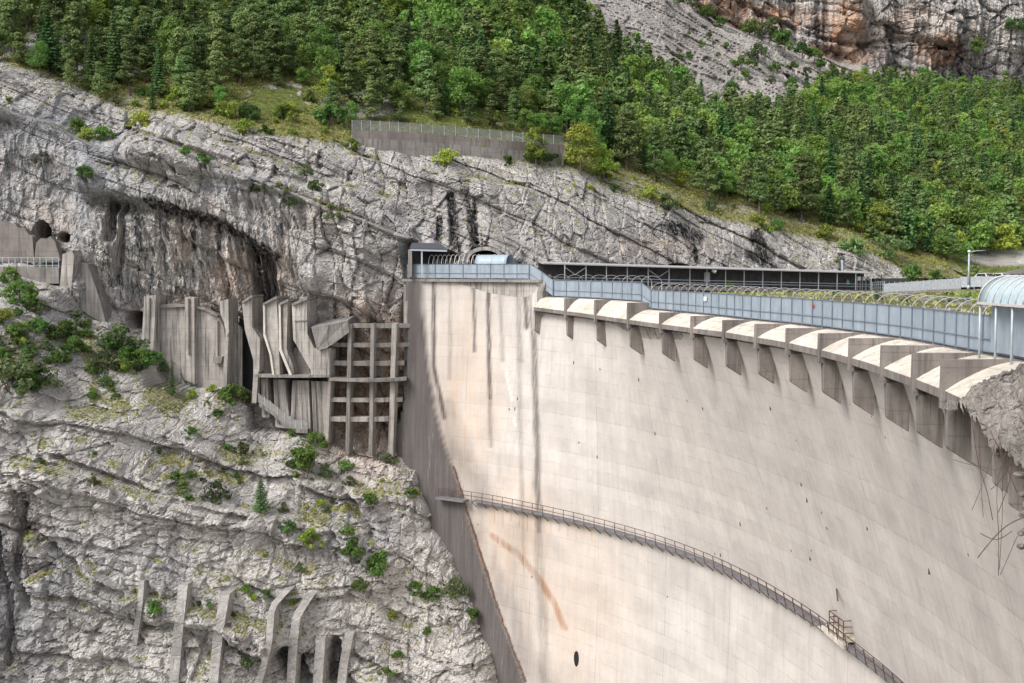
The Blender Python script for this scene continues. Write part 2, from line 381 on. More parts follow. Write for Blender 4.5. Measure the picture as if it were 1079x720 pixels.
CARVE = [(510, 276, 17, 14, 9), (142, 338, 9, 9, 7), (37, 248, 9, 14, 6), (60, 250, 6, 5, 4), (715, 281, 10, 3, 4), (455, 272, 26, 9, 8)]
for cx, cy, rx, ry, dd in CARVE: Yd += dd * ell(PX, PY, cx, cy, rx, ry, 0.25)
# flat seat behind the concrete works so the frames stand clear of the rock
for (x0, x1, y0, y1, lim) in [(345, 436, 338, 468, 164.6), (150, 345, 312, 410, 165.5), (262, 345, 400, 455, 165.5)]:
    rg = region(None, x0, x1, y0, y1, 4); Yd = np.where(rg > 0.5, np.maximum(Yd, lim + 0.35 * fbm(GX / 1.2, GZ / 1.2, GX * 0, 3, 90) * 2), Yd)
# the spur dives behind the dam
Bx = np.interp(GZ, bw[::-1, 2], bw[::-1, 0]) + 0.7 * fbm(GZ / 2.5, GX * 0, GX * 0, 3, 95)
ov = np.maximum(0, GX - Bx + 1.5) * (GZ < -22)
Yd = Yd + np.where(ov > 0, 0.25 * ov ** 2.2, 0)
ov2 = np.maximum(0, GX + 14.2) * ((GZ < -2.5) & (GZ >= -22)); Yd = Yd + ov2 * 4
Yd = np.minimum(Yd, Yb + 60)
keep = ~((GX > -6) & (GZ < -10) & (GX > Bx + 6)) & ~((GX > 20) & (GZ < -9)) & ~((PY < RY - 70) & (PX > 120))
# ---- paint
gzr, gxr = np.gradient(Yd, STEP)
nz = gzr / np.sqrt(1 + gzr ** 2 + gxr ** 2)                  # up component of the normal
nzs = nz.copy()
for _ in range(4): nzs = (nzs + np.roll(nzs, 1, 0) + np.roll(nzs, -1, 0) + np.roll(nzs, 1, 1) + np.roll(nzs, -1, 1)) / 5
stain = np.zeros_like(Yd); warm = np.zeros_like(Yd); moss = np.zeros_like(Yd); blue = np.zeros_like(Yd); pale = np.zeros_like(Yd)
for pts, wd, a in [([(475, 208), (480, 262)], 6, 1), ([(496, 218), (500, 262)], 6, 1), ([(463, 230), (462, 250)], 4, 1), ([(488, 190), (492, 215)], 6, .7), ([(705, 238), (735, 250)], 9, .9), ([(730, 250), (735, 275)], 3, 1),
                   ([(798, 248), (806, 275)], 8, 1), ([(790, 268), (812, 280)], 5, .8), ([(885, 270), (886, 285)], 4, .9), ([(100, 215), (180, 225)], 14, .6), ([(268, 258), (278, 300), (286, 332)], 9, 1.0), ([(160, 214), (235, 236), (292, 270)], 8, .9), ([(205, 235), (203, 262)], 4, .8), ([(228, 240), (232, 275)], 4, .8), ([(150, 222), (146, 290)], 5, .7), ([(115, 215), (112, 300)], 8, .65),  # (160,214) and (268,258) runs: overhang shadow and cleft darkness painted black
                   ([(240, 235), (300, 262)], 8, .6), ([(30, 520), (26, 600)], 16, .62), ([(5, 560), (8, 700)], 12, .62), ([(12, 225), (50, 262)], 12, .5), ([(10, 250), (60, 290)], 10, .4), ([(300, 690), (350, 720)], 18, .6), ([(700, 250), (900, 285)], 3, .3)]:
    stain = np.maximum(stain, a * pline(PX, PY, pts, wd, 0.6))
stain = np.maximum(stain, 0.32 * fl); stain = np.maximum(stain, 0.40 * slabby)
stain = np.maximum(stain, 0.18 * upper)
for c in [(250, 292, 30, 26, .6), (190, 250, 10, 36, .4), (222, 240, 8, 30, .3), (300, 285, 8, 40, .4), (392, 405, 60, 80, 1.0), (340, 230, 40, 20, .12), (200, 330, 60, 20, .5), (45, 240, 30, 30, .3), (690, 260, 60, 12, .25), (30, 560, 20, 60, .2)]:
    warm = np.maximum(warm, c[4] * ell(PX, PY, c[0], c[1], c[2], c[3], 0.5))
for c in [(50, 190, 90, 70, .8), (150, 260, 60, 60, .8), (240, 215, 60, 25, .55), (300, 270, 25, 40, .5), (90, 600, 110, 40, .35), (20, 650, 40, 90, .4), (380, 560, 40, 30, .4)]:
    blue = np.maximum(blue, c[4] * ell(PX, PY, c[0], c[1], c[2], c[3], 0.5))
turfn = fbm(GX / 5, Yl / 5, GZ / 5, 3, 77)
moss = sst(0.36, 0.64, nzs) * (0.55 + 0.45 * spur) * sst(-0.35, 0.25, turfn + 0.25 * fbm(GX / 1.1, GZ / 1.1, GX * 0, 3, 78))
for g_ in LG: moss = np.maximum(moss, .95 * g_ * sst(-.25, .2, fbm(GX / 2.5, GZ / 2.5, GX * 0, 3, 79)))
rk0 = np.maximum(.7 * ell(PX, PY, 300, 102, 34, 12, .6), np.maximum(ell(PX, PY, 100, 74, 40, 8, .6), ell(PX, PY, 40, 50, 50, 9, .6)))
moss = np.maximum(moss * (0.9), turf * np.clip(1.05 + 0.5 * turfn - 1.2 * rk0, 0, 1.2))
bench = region(None, -60, 240, 290, 400, 20) * spur; moss = np.maximum(moss, bench * sst(-0.35, 0.3, turfn) * 0.8)
righttop = sst(560, 700, PX) * sst(-30, 0, PY - RY - 0) * (1 - sst(2, 16, PY - RY)); moss = np.maximum(moss, righttop * 1.0)
pale = np.maximum(pale, 0.9 * pline(PX, PY, [(330, 92), (360, 100), (395, 112), (420, 124)], 3, .5)); pale = np.maximum(pale, 0.9 * pline(PX, PY, [(490, 166), (520, 176), (560, 184)], 2, .5))
pale = np.maximum(pale, 0.55 * spur * sst(-0.2, 0.5, fbm(GX / 4, GZ / 4, GX * 0, 4, 81))); pale = np.maximum(pale, .5 * upper * ell(PX, PY, 270, 200, 140, 24, .6) * sst(0, .5, fbm(GX / 2, GZ / 2, GX * 0, 3, 83)))
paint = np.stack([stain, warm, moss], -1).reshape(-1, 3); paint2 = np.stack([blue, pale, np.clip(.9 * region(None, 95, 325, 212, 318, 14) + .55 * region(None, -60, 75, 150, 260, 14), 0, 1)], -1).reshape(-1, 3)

def grid_mesh(name, X, Y, Z, keep, smooth, attrs):
    h, w_ = X.shape; idx = np.arange(h * w_).reshape(h, w_)
    kq = keep[:-1, :-1] & keep[1:, :-1] & keep[1:, 1:] & keep[:-1, 1:]
    Q = np.stack([idx[:-1, :-1][kq], idx[:-1, 1:][kq], idx[1:, 1:][kq], idx[1:, :-1][kq]], -1)
    used = np.zeros(h * w_, bool); used[Q.ravel()] = True; remap = np.cumsum(used) - 1
    V = np.stack([X.ravel(), Y.ravel(), Z.ravel()], -1)[used]
    return npmesh(name, V, remap[Q], smooth, {k: v[used] for k, v in attrs.items()})
M_rock = rock_material('grey_limestone', (0.74, 0.71, 0.685), (0.44, 0.415, 0.40), (0.68, 0.48, 0.35), ((0.13, 0.155, 0.045), (0.30, 0.28, 0.10)))
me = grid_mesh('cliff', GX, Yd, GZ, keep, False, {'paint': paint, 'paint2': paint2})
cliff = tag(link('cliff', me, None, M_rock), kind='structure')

def cliffY(x, z):
    i = np.clip((np.asarray(z) - gz[0]) / STEP, 0, len(gz) - 1.001); j = np.clip((np.asarray(x) - gx[0]) / STEP, 0, len(gx) - 1.001)
    return Yd[i.astype(int), j.astype(int)]
def hit(px, py, y0=100, y1=300):
    """where the view ray through this spot meets the cliff sheet (for siting plants on the rock)"""
    ys = np.arange(y0, y1, 0.15); a, d, c = ray(px, py); t_ = ys / d
    yy = cliffY(a * t_, c * t_); k = np.argmax(ys > yy); y = ys[k]
    return Vector((a * y / d, y, c * y / d))

# ---- wooded hillside behind the ridge
HB = [(-400, -400), (560, -160), (585, -10), (640, 52), (700, 86), (760, 122), (800, 130), (850, 108), (900, 84), (960, 88), (1079, 104), (1400, 110)]
hx = np.arange(-170, 260, 1.0); hz = np.arange(-8, 110, 0.8); HX, HZ = np.meshgrid(hx, hz)
HY = FT(HX, HZ); HPX, HPY = proj(HX, HY, HZ)
hry = np.interp(HPX, [a for a, b in ridge_px], [b for a, b in ridge_px]); hby = np.interp(HPX, [a for a, b in HB], [b for a, b in HB])
HY2 = HY + 0.8 * sst(-40, 0, HPY - hry) * 1.5 + fbm(HX / 6, HZ / 6, HX * 0, 4, 200) * 1.0
hk = (HPY < hry + 14) & (HPY > hby - 6) & (HPX > -330) & (HPX < 1330)
hm = np.ones_like(HX); rocky = np.zeros_like(HX)
for c in [(60, 52, 50, 20), (1040, 205, 40, 16), (1070, 168, 20, 8), (380, 110, 40, 14), (1060, 272, 40, 8)]: rocky = np.maximum(rocky, ell(HPX, HPY, *c, .5))
hp = np.stack([rocky * 0, rocky * 0, 1.3 - 1.1 * rocky], -1).reshape(-1, 3); hp2 = np.stack([rocky * 0, rocky * 0.3, rocky * 0], -1).reshape(-1, 3)
M_turf = rock_material('wooded_ground', (0.50, 0.48, 0.45), (0.28, 0.27, 0.25), (0.4, 0.3, 0.2), ((0.07, 0.10, 0.025), (0.19, 0.21, 0.06)))
hill = tag(link('hillside', grid_mesh('hillside', HX, HY2, HZ, hk, True, {'paint': hp, 'paint2': hp2}), None, M_turf), kind='structure')

# ---- far rock: tilted grey slab and the reddish cliff
C3 = """560,-120,470 560,20,400 600,45,378 650,85,375 700,112,385 760,140,400 820,150,420 600,0,440 650,20,440 700,0,500 700,50,450 760,80,470 800,60,510 860,95,515 900,110,540 760,30,545 830,52,560 880,72,575 940,90,580 1000,104,590 1079,118,600 1200,130,610
700,-14,560 760,16,570 830,38,582 880,60,590 940,74,592 1000,88,600 1079,100,612 1200,112,620 640,-60,560 640,-140,590 760,-20,562 760,-120,590 900,20,572 900,-60,590 900,-140,620 1000,30,580 1000,-60,600 1000,-140,640 1079,20,590 1200,20,600 1200,-140,660 1079,-140,650"""
c3 = np.array([[float(v) for v in q.split(',')] for q in C3.split()]); c3w = np.array([P(*q) for q in c3])
F3 = RBF(c3w[:, [0, 2]], c3w[:, 1])
mx = np.arange(0, 340, 0.55); mz = np.arange(30, 215, 0.55); MX, MZ = np.meshgrid(mx, mz); MX = MX.astype(np.float32); MZ = MZ.astype(np.float32)
MY = F3(MX, MZ); MPX, MPY = proj(MX, MY, MZ)
base_px = [(560, -120), (700, -8), (760, 22), (830, 46), (900, 68), (960, 80), (1010, 92), (1079, 104), (1300, 120)]
MB_ = np.interp(MPX, [a for a, b in base_px], [b for a, b in base_px]); wall = 1 - sst(-3, 3, MPY - MB_)
bdm = MZ + 0.33 * MX + 4 * fbm(MX / 25, MZ / 25, MX * 0, 3, 5); alm = MX * 0.94 - MZ * 0.3
dm = fbm(MX / 30, MZ / 30, MX * 0, 4, 7) * 5 + strata(bdm, 13, 301, .5) * 4 * (0.4 + 0.2 * wall) + strata(bdm + .5 * vn(alm / 9, bdm * 0, bdm * 0, 2), 3.4, 303, .5) * 1.6 * (1 - .6 * wall) + strata(bdm, 1.3, 305) * .5
f1, f2, cidm, tiltm = voro(alm / 9, MX * 0, bdm / 7, 31); dm += (cidm - .5) * 3 * wall + tiltm * 3 - 1.5 * (1 - sst(0, .1, f2 - f1)) * wall
dm += (ridged(MX / 7, MX * 0, MZ / 60, 4, 51) - .5) * 6 * wall + fbm(MX / 2, MZ / 2, MX * 0, 3, 9) * .8
dm -= 4 * pline(MPX, MPY, [(720, -2), (760, 20), (830, 42), (900, 66)], 5, .6) + 4 * pline(MPX, MPY, [(780, 2), (850, 35), (900, 48), (960, 40), (1010, 50)], 3, .6)
MYd = MY - dm
gz3, gx3 = np.gradient(MYd, .55); nz3 = gz3 / np.sqrt(1 + gz3 ** 2 + gx3 ** 2)
wn = fbm(MX / 14, MZ / 18, MX * 0, 4, 13)
warm3 = np.zeros_like(MX)
for c in [(895, 30, 26, 34, 1.), (940, 85, 40, 12, .5), (800, 18, 60, 14, .85), (760, 8, 45, 10, .9), (990, 52, 24, 18, .9), (960, 25, 40, 20, .3), (870, 60, 50, 12, .8)]: warm3 = np.maximum(warm3, c[4] * ell(MPX, MPY, *c[:4], .5))
warm3 *= wall * sst(-.6, .2, wn)
st3_ = wall * np.clip(0.45 + wn, 0, 1) * 1.0
for pts, wd in [([(720, 0), (762, 22), (835, 45)], 3.5), ([(780, 5), (860, 38), (905, 50), (1000, 48)], 4), ([(968, 5), (966, 40)], 3), ([(1005, 45), (1018, 80)], 10), ([(935, 0), (940, 40)], 8)]: st3_ = np.maximum(st3_, pline(MPX, MPY, pts, wd, .6))
ms3 = (1 - wall) * sst(.3, .8, nz3 + .4 * wn + .35 * ell(MPX, MPY, 800, 60, 60, 40, .6)) * .55
M_far = rock_material('far_limestone', (0.66, 0.615, 0.575), (0.38, 0.35, 0.325), (0.72, 0.38, 0.20), ((0.08, 0.12, 0.04), (0.22, 0.23, 0.09)), 1.0, True)
mk = (MPY < np.interp(MPX, [a for a, b in HB], [b for a, b in HB]) + 45) & (MPY > -150) & (MPX > 520) & (MPX < 1290)
tag(link('mountain', grid_mesh('mountain', MX, MYd, MZ, mk, False, {'paint': np.stack([st3_ * .72, warm3, ms3], -1).reshape(-1, 3), 'paint2': np.stack([wall * .4 * sst(.0, .3, wn), wall * .9 * sst(-.1, .3, -wn), wall * .9 * sst(-.25, .1, fbm(MX / 40, MZ / 40, MX * 0, 3, 19))], -1).reshape(-1, 3)}), None, M_far), kind='structure')
def hillhit(px, py):
    ys = np.arange(165, 700, 0.5); a, d, c = ray(px, py); t_ = ys / d
    yy = FT(a * t_, c * t_); k = np.argmax(ys > yy); return Vector((a * ys[k] / d, ys[k], c * ys[k] / d)) if ys[k] > yy[k] else None
# ================================================================== DAM
def resample(pts, step):
    pts = np.array(pts, float)
    # catmull-rom through the points, then even arc length
    Pp = np.vstack([2 * pts[0] - pts[1], pts, 2 * pts[-1] - pts[-2]]); out = []
    for i in range(1, len(Pp) - 2):
        for t_ in np.linspace(0, 1, 24, endpoint=False):
            a, b, c, d = Pp[i - 1], Pp[i], Pp[i + 1], Pp[i + 2]
            out.append(0.5 * ((2 * b) + (c - a) * t_ + (2 * a - 5 * b + 4 * c - d) * t_ ** 2 + (3 * b - a - 3 * c + d) * t_ ** 3))
    out.append(pts[-1]); out = np.array(out)
    for _ in range(0): pass
    s = np.r_[0, np.cumsum(np.hypot(*np.diff(out, axis=0).T))]
    u = np.arange(0, s[-1], step); return np.stack([np.interp(u, s, out[:, 0]), np.interp(u, s, out[:, 1])], -1)
def smooth_line(L, n):
    for _ in range(n): L[1:-1] = (L[:-2] + 2 * L[1:-1] + L[2:]) / 4
    return L
ZD = -4.6
Dpts = [P(x, 290, y)[:2] for x, y in ((425, 165.2), (500, 161.5), (558, 157.3), (587, 153.0), (640, 142.5))] + [onz(x, y, ZD)[:2] for x, y in ((692, 325.5), (720, 328), (760, 332), (800, 336.5), (850, 341.5), (900, 348), (960, 356), (1030, 369))] + [(25.3, 57), (24.2, 44), (22.4, 30), (20, 16)]
DL = smooth_line(resample(Dpts, 0.25), 160)
Dt = np.gradient(DL, axis=0); Dt /= np.hypot(Dt[:, 0], Dt[:, 1])[:, None]; Dn = np.stack([Dt[:, 1], -Dt[:, 0]], -1)   # Dn points downstream
DS = np.arange(len(DL)) * 0.25
def dpt(s, r=0.0):
    i = s / 0.25; x = np.interp(i, np.arange(len(DL)), DL[:, 0]); y = np.interp(i, np.arange(len(DL)), DL[:, 1])
    nx = np.interp(i, np.arange(len(DL)), Dn[:, 0]); ny = np.interp(i, np.arange(len(DL)), Dn[:, 1]); return x + nx * r, y + ny * r
def nearest(x, y):
    d = np.hypot(DL[:, 0] - x, DL[:, 1] - y); k = int(np.argmin(d)); return k * 0.25, float(d[k])
def s_at(px, z=ZD):
    p = proj(DL[:, 0], DL[:, 1], np.full(len(DL), z))[0]; k = int(np.argmax(p > px)); return k * 0.25
# spillway lip, solved along the view ray so that it lies w metres downstream of the deck edge
LIP = [(562, 327), (596, 331.5), (628, 336), (662, 341), (696, 346), (729, 350.5), (763, 355), (797, 361), (830, 367), (864, 375), (897, 384), (930, 395), (963, 407), (995, 420), (1022, 434), (1044, 452), (1060, 472)]
Lst = []
for k, (x, y) in enumerate(LIP):
    wv = 2.0 + 1.9 * min(1, k / 13); best = None
    for Y in np.arange(170, 30, -0.1):
        p = P(x, y, Y); s_, d_ = nearest(p[0], p[1]); nx, ny = Dn[min(int(s_ / .25), len(Dn) - 1)]
        sd = (p[0] - DL[int(s_ / .25)][0]) * nx + (p[1] - DL[int(s_ / .25)][1]) * ny
        if sd >= wv: best = (s_, sd, p[2]); break
    if best: Lst.append(best)
print('LIP', [(round(a, 1), round(b, 2), round(c, 2)) for a, b, c in Lst])
ls = np.array(Lst); 
ok = np.r_[True, np.diff(ls[:, 0]) > 1.0]; ls = ls[ok]
zfit = np.poly1d(np.polyfit(ls[:, 0], ls[:, 2], 2)); 
st_s = list(ls[:, 0]); 
gap = st_s[-1] - st_s[-2]
while st_s[-1] + 6.6 < DS[-1] - 2: st_s.append(st_s[-1] + 6.6)
def lipw(s): return float(np.interp(s, ls[:, 0], ls[:, 1]))
def lipz(s): return float(np.interp(s, ls[:, 0], ls[:, 2]))
# ---- walkway level curve
WALK = [(425, 518.5), (460, 521), (490, 524.5), (530, 531), (560, 537.5), (600, 546), (650, 558.5), (700, 573), (750, 591), (800, 614), (850, 643), (880, 663), (915, 690), (952, 719)]
ZW = -30.5
Cp = [onz(x, y, ZW)[:2] for x, y in WALK]
print('WALK', [(round(a, 1), round(b, 1)) for a, b in Cp])
Cp = [(Cp[0][0] - 14, Cp[0][1] + 5)] + Cp + [(29.2, 76), (29.2, 64), (28.6, 52), (27.2, 38), (25.0, 22)]
CL = smooth_line(resample(Cp, 0.3), 120)
Ct = np.gradient(CL, axis=0); Ct /= np.hypot(Ct[:, 0], Ct[:, 1])[:, None]; Cn = np.stack([Ct[:, 1], -Ct[:, 0]], -1)
nC = len(CL); CS = np.arange(nC) * 0.3
otop = np.zeros(nC); zt = np.zeros(nC); sD = np.zeros(nC)
for i, (x, y) in enumerate(CL):
    s_, _ = nearest(x, y); sD[i] = s_; k = min(int(s_ / .25), len(DL) - 1)
    sd = (x - DL[k][0]) * Dn[k][0] + (y - DL[k][1]) * Dn[k][1]
    wv = 0.25 if s_ < ls[0, 0] else lipw(s_) - 1.0
    otop[i] = wv - sd
S0 = ls[0, 0]
blend = sst(S0 - 0.6, S0 + 0.6, sD)
for _ in range(60): otop[1:-1] = (otop[:-2] + 2 * otop[1:-1] + otop[2:]) / 4
ZTOPL = -2.2
ztop = np.where(sD < S0, ZTOPL, [lipz(s) - 0.35 for s in sD])
def face_off(z, ot):
    q = np.clip((z - ZW) / (-6.5 - ZW), -3, 1.25)
    return np.where(q > 0, ot * (0.75 * np.clip(q, 0, 2) + 0.25 * np.clip(q, 0, 2) ** 2), 0.0016 * (z - ZW) ** 2)
def face_pt(sidx, z, extra=0.0):
    i = np.arange(nC); x = np.interp(sidx, i, CL[:, 0]); y = np.interp(sidx, i, CL[:, 1]); nx = np.interp(sidx, i, Cn[:, 0]); ny = np.interp(sidx, i, Cn[:, 1]); ot = np.interp(sidx, i, otop)
    o = face_off(z, ot) + extra; return x + nx * o, y + ny * o
NV = 300
vv = np.linspace(0, 1, NV)[:, None]; ii = np.arange(nC)[None, :]
FZ = ztop[None, :] * (1 - vv) + (-80) * vv
FX, FY = face_pt(np.broadcast_to(ii, FZ.shape), FZ)
fpx, fpy = proj(FX, FY, FZ)
JOINT = [(444, 285), (448, 340), (452, 385), (459, 430), (470, 470), (485, 508), (494, 540), (506, 580), (520, 622), (537, 668), (556, 720), (600, 830)]
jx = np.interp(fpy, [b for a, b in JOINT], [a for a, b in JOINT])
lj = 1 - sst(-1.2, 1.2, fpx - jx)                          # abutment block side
nX = np.broadcast_to(Cn[:, 0][None], FX.shape); nY = np.broadcast_to(Cn[:, 1][None], FX.shape)
e = 0.55 * lj + 0.02 * fbm(FX / 3, FY / 3, FZ / 3, 3, 5)
FX2 = FX + nX * e; FY2 = FY + nY * e
# wear marks and a soft grey zone beside the joint, with their own shapes (attributes)
gr = np.zeros_like(FX); orr = np.zeros_like(FX); dk = np.zeros_like(FX); lt = np.zeros_like(FX)
SH = [(444, 285), (448, 340), (452, 385), (463, 415), (478, 425), (492, 452), (500, 480), (515, 520), (505, 545), (520, 590), (545, 640), (570, 690), (590, 730), (640, 830)]  # edge of the shadow-like zone painted grey right of the joint
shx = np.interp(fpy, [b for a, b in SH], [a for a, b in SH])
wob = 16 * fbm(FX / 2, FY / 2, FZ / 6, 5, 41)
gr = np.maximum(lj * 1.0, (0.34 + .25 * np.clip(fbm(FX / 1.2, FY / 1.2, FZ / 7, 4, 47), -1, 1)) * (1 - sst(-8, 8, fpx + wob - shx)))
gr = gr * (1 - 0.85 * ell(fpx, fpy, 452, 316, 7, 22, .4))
wbx = 3 * fbm(FX / 2.5, FY / 2.5, FZ / 2.5, 4, 61)
def fl_(pts, wd, a, soft=.7): return a * pline(fpx + wbx * min(1, wd / 5), fpy + wbx, pts, wd, soft)
for pts, wd, a in [([(457, 292), (457, 385), (468, 440)], 2.2, .95), ([(499, 295), (500, 370)], 1.6, .85), ([(514, 295), (515, 350), (516, 420)], 2.0, .95), ([(516, 400), (517, 470)], 2, .5), ([(546, 298), (548, 380)], 3, .5), ([(553, 298), (555, 345)], 2.5, .9),
                   ([(562, 350), (564, 420), (566, 480), (568, 560)], 3.2, .75), ([(567, 540), (570, 620), (574, 720)], 5, .4), ([(474, 295), (474, 400)], 2, .35), ([(526, 296), (530, 380)], 2, .4), ([(546, 340), (549, 480), (552, 600)], 2.5, .35),
                   ([(437, 293), (437, 380)], 3, .5), ([(556, 294), (558, 300), (560, 345)], 1.5, .7), ([(519, 312), (556, 314)], 0.8, .7), ([(470, 470), (505, 500), (512, 530)], 10, .25), ([(545, 560), (552, 720)], 12, .22)]:
    dk = np.maximum(dk, fl_(pts, wd, a))
for pts, wd, a in [([(520, 566), (545, 583), (568, 610), (585, 638), (595, 662)], 5.0, .8), ([(475, 415), (478, 440)], 4, .5), ([(478, 420), (490, 460)], 3, .4), ([(614, 605), (616, 640)], 2, .25), ([(606, 690), (610, 720)], 5, .3)]:
    orr = np.maximum(orr, fl_(pts, wd, a))
orr = np.maximum(orr, .42 * ell(fpx, fpy, 540, 570, 45, 60, .8)); orr = np.maximum(orr, .40 * ell(fpx, fpy, 490, 420, 34, 90, .8)); orr = np.maximum(orr, .3 * ell(fpx, fpy, 600, 650, 60, 80, .9))
for k in range(14):
    xx = 512 + k * 8.6; yy = np.interp(xx, [a for a, b in WALK], [b for a, b in WALK]) + 6
    orr = np.maximum(orr, fl_([(xx, yy), (xx + 0.5, yy + 10 + 4 * (k % 3))], 1.1, .75))
lt = fl_([(533, 390), (537, 410), (540, 422)], .8, .7) + fl_([(541, 440), (543, 450)], .8, .7)
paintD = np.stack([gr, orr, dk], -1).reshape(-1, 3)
paintE = np.stack([lt, np.broadcast_to(CS[None], FX.shape) / 400.0, FX * 0], -1).reshape(-1, 3)
idx = np.arange(NV * nC).reshape(NV, nC)
Q = np.stack([idx[1:, :-1], idx[1:, 1:], idx[:-1, 1:], idx[:-1, :-1]], -1).reshape(-1, 4)
LB = np.interp(fpy, [280, 400, 440, 470, 500, 540, 560], [429, 430, 423, 411, 405, 380, 0]); kf = (fpx > LB).ravel(); Q = Q[kf[Q].all(1)]

def concrete(name, base, dam=False, var=0.14, streak=0.35):
    m, t, b = newmat(name)
    c = ramp(t, noise(t, 0.25, 6, 0.6), 0.3, 0.7, tuple(x * (1 - var) for x in base) + (1,), tuple(min(1, x * (1 + var)) for x in base) + (1,))
    c = mix(t, math_(t, 'MULTIPLY', ramp(t, noise(t, 1.0, 5, 0.7, stretch=(1.5, 1.5, 0.08)), 0.45, 0.75), streak), c, 0.6, 'MULTIPLY')
    c = mix(t, math_(t, 'MULTIPLY', ramp(t, noise(t, 5.0, 5, 0.7), 0.5, 0.72), 0.22), c, 0.55, 'MULTIPLY')
    h = noise(t, 6, 6, .7)
    if not dam:
        geo = t.nodes['geo']; sx = N(t, 'SeparateXYZ'); t.links.new(geo.outputs['Position'], sx.inputs[0])
        fr = math_(t, 'FRACT', math_(t, 'MULTIPLY', sx.outputs[2], 1 / 1.7)); ln = ramp(t, fr, 0.0, 0.06, (1, 1, 1, 1), (0, 0, 0, 1)); c = mix(t, math_(t, 'MULTIPLY', ln, 0.5), c, 0.4, 'MULTIPLY')
        dr = ramp(t, noise(t, 1.0, 6, 0.75, stretch=(2.2, 2.2, 0.10)), 0.50, 0.62); c = mix(t, math_(t, 'MULTIPLY', dr, streak), c, tuple(x * .28 for x in base)); c = mix(t, ramp(t, noise(t, 0.6, 6, .75), .5, .75), c, tuple(x * .6 for x in base))
    if dam:
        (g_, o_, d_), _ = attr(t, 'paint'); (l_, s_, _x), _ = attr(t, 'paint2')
        geo = t.nodes['geo']; sx = N(t, 'SeparateXYZ'); t.links.new(geo.outputs['Position'], sx.inputs[0])
        wob = math_(t, 'MULTIPLY', noise(t, 0.8, 3), 0.35)
        # pour lifts
        zz = math_(t, 'ADD', sx.outputs[2], wob)
        fr = math_(t, 'FRACT', math_(t, 'MULTIPLY', zz, 1 / 1.5)); ln = ramp(t, fr, 0.0, 0.13, (1, 1, 1, 1), (0, 0, 0, 1))
        ln = math_(t, 'MULTIPLY', ln, ramp(t, noise(t, 0.5, 5, .7, stretch=(1, 1, 2.5)), 0.42, 0.66))
        wn = N(t, 'TexWhiteNoise', noise_dimensions='1D'); t.links.new(math_(t, 'FLOOR', math_(t, 'MULTIPLY', zz, 1 / 1.5)), wn.inputs['W'])
        c = mix(t, 0.045, c, wn.outputs['Value'], 'OVERLAY')
        c = mix(t, math_(t, 'MULTIPLY', ln, 0.62), c, (0.38, 0.31, 0.26))
        c = mix(t, math_(t, 'MULTIPLY', ramp(t, noise(t, 0.12, 6, .65, stretch=(1, 1, 1.6)), .45, .75), .2), c, 0.74, 'MULTIPLY')
        # formwork boards
        fb = math_(t, 'FRACT', math_(t, 'MULTIPLY', s_, 400 / 12.0)); jl = ramp(t, fb, 0.0, 0.012, (1, 1, 1, 1), (0, 0, 0, 1))
        c = mix(t, math_(t, 'MULTIPLY', jl, math_(t, 'MULTIPLY', ramp(t, noise(t, .3, 4), .40, .55), .8)), c, 0.5, 'MULTIPLY')
        c = mix(t, math_(t, 'MULTIPLY', o_, ramp(t, noise(t, 0.7, 6, .7, stretch=(1.5, 1.5, .2)), .25, .6)), c, mix(t, ramp(t, o_, .45, .8), (0.62, 0.42, 0.27), (0.36, 0.19, 0.10)))
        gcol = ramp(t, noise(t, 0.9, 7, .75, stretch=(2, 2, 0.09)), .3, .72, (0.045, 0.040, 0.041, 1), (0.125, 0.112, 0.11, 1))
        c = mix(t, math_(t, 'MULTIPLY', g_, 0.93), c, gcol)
        c = mix(t, math_(t, 'MULTIPLY', d_, ramp(t, noise(t, 1.5, 6, .7, stretch=(2, 2, .15)), .25, .5)), c, (0.075, 0.065, 0.06))
        c = mix(t, l_, c, (0.8, 0.77, 0.72))
        # small pock marks / old form-tie holes
        vo = N(t, 'TexVoronoi'); vo.inputs['Scale'].default_value = 0.30; t.links.new(geo.outputs['Position'], vo.inputs['Vector'])
        pk = ramp(t, vo.outputs['Distance'], 0.035, 0.05, (1, 1, 1, 1), (0, 0, 0, 1)); c = mix(t, math_(t, 'MULTIPLY', pk, .85), c, (0.10, 0.075, 0.06))
        # pale run marks with leaching
        c = mix(t, math_(t, 'MULTIPLY', ramp(t, noise(t, 1.3, 5, .8, stretch=(1.2, 1.2, .05)), .62, .72), .25), c, (0.75, 0.72, 0.68))
        h = math_(t, 'ADD', h, math_(t, 'MULTIPLY', ln, -0.6))
    t.links.new(c, b.inputs['Base Color']); b.inputs['Roughness'].default_value = 0.92; b.inputs['Specular IOR Level'].default_value = 0.2
    bump(t, b, h, 0.35, 0.05)
    return m
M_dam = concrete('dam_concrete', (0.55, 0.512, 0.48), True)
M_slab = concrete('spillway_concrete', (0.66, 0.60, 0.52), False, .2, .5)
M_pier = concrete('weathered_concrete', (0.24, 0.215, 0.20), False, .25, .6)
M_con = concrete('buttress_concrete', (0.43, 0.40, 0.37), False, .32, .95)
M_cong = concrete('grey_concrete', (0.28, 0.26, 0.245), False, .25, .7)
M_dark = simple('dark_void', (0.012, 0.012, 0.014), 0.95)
M_steel = simple('galvanised_steel', (0.40, 0.44, 0.48), 0.5, .15, 3, 0.2)
M_rust = simple('rusty_steel', (0.10, 0.055, 0.04), 0.85, .4, 4)
M_walk = simple('walkway_grating', (0.16, 0.155, 0.165), 0.8, .25, 2)

dam = empty('arch_dam', (0, 0, 0), 0, 'huge pale curved concrete arch dam with a row of spillway bays along its crest', 'dam')
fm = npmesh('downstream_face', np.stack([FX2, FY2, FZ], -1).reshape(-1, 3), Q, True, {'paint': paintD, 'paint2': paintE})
link('downstream_face', fm, dam, M_dam)
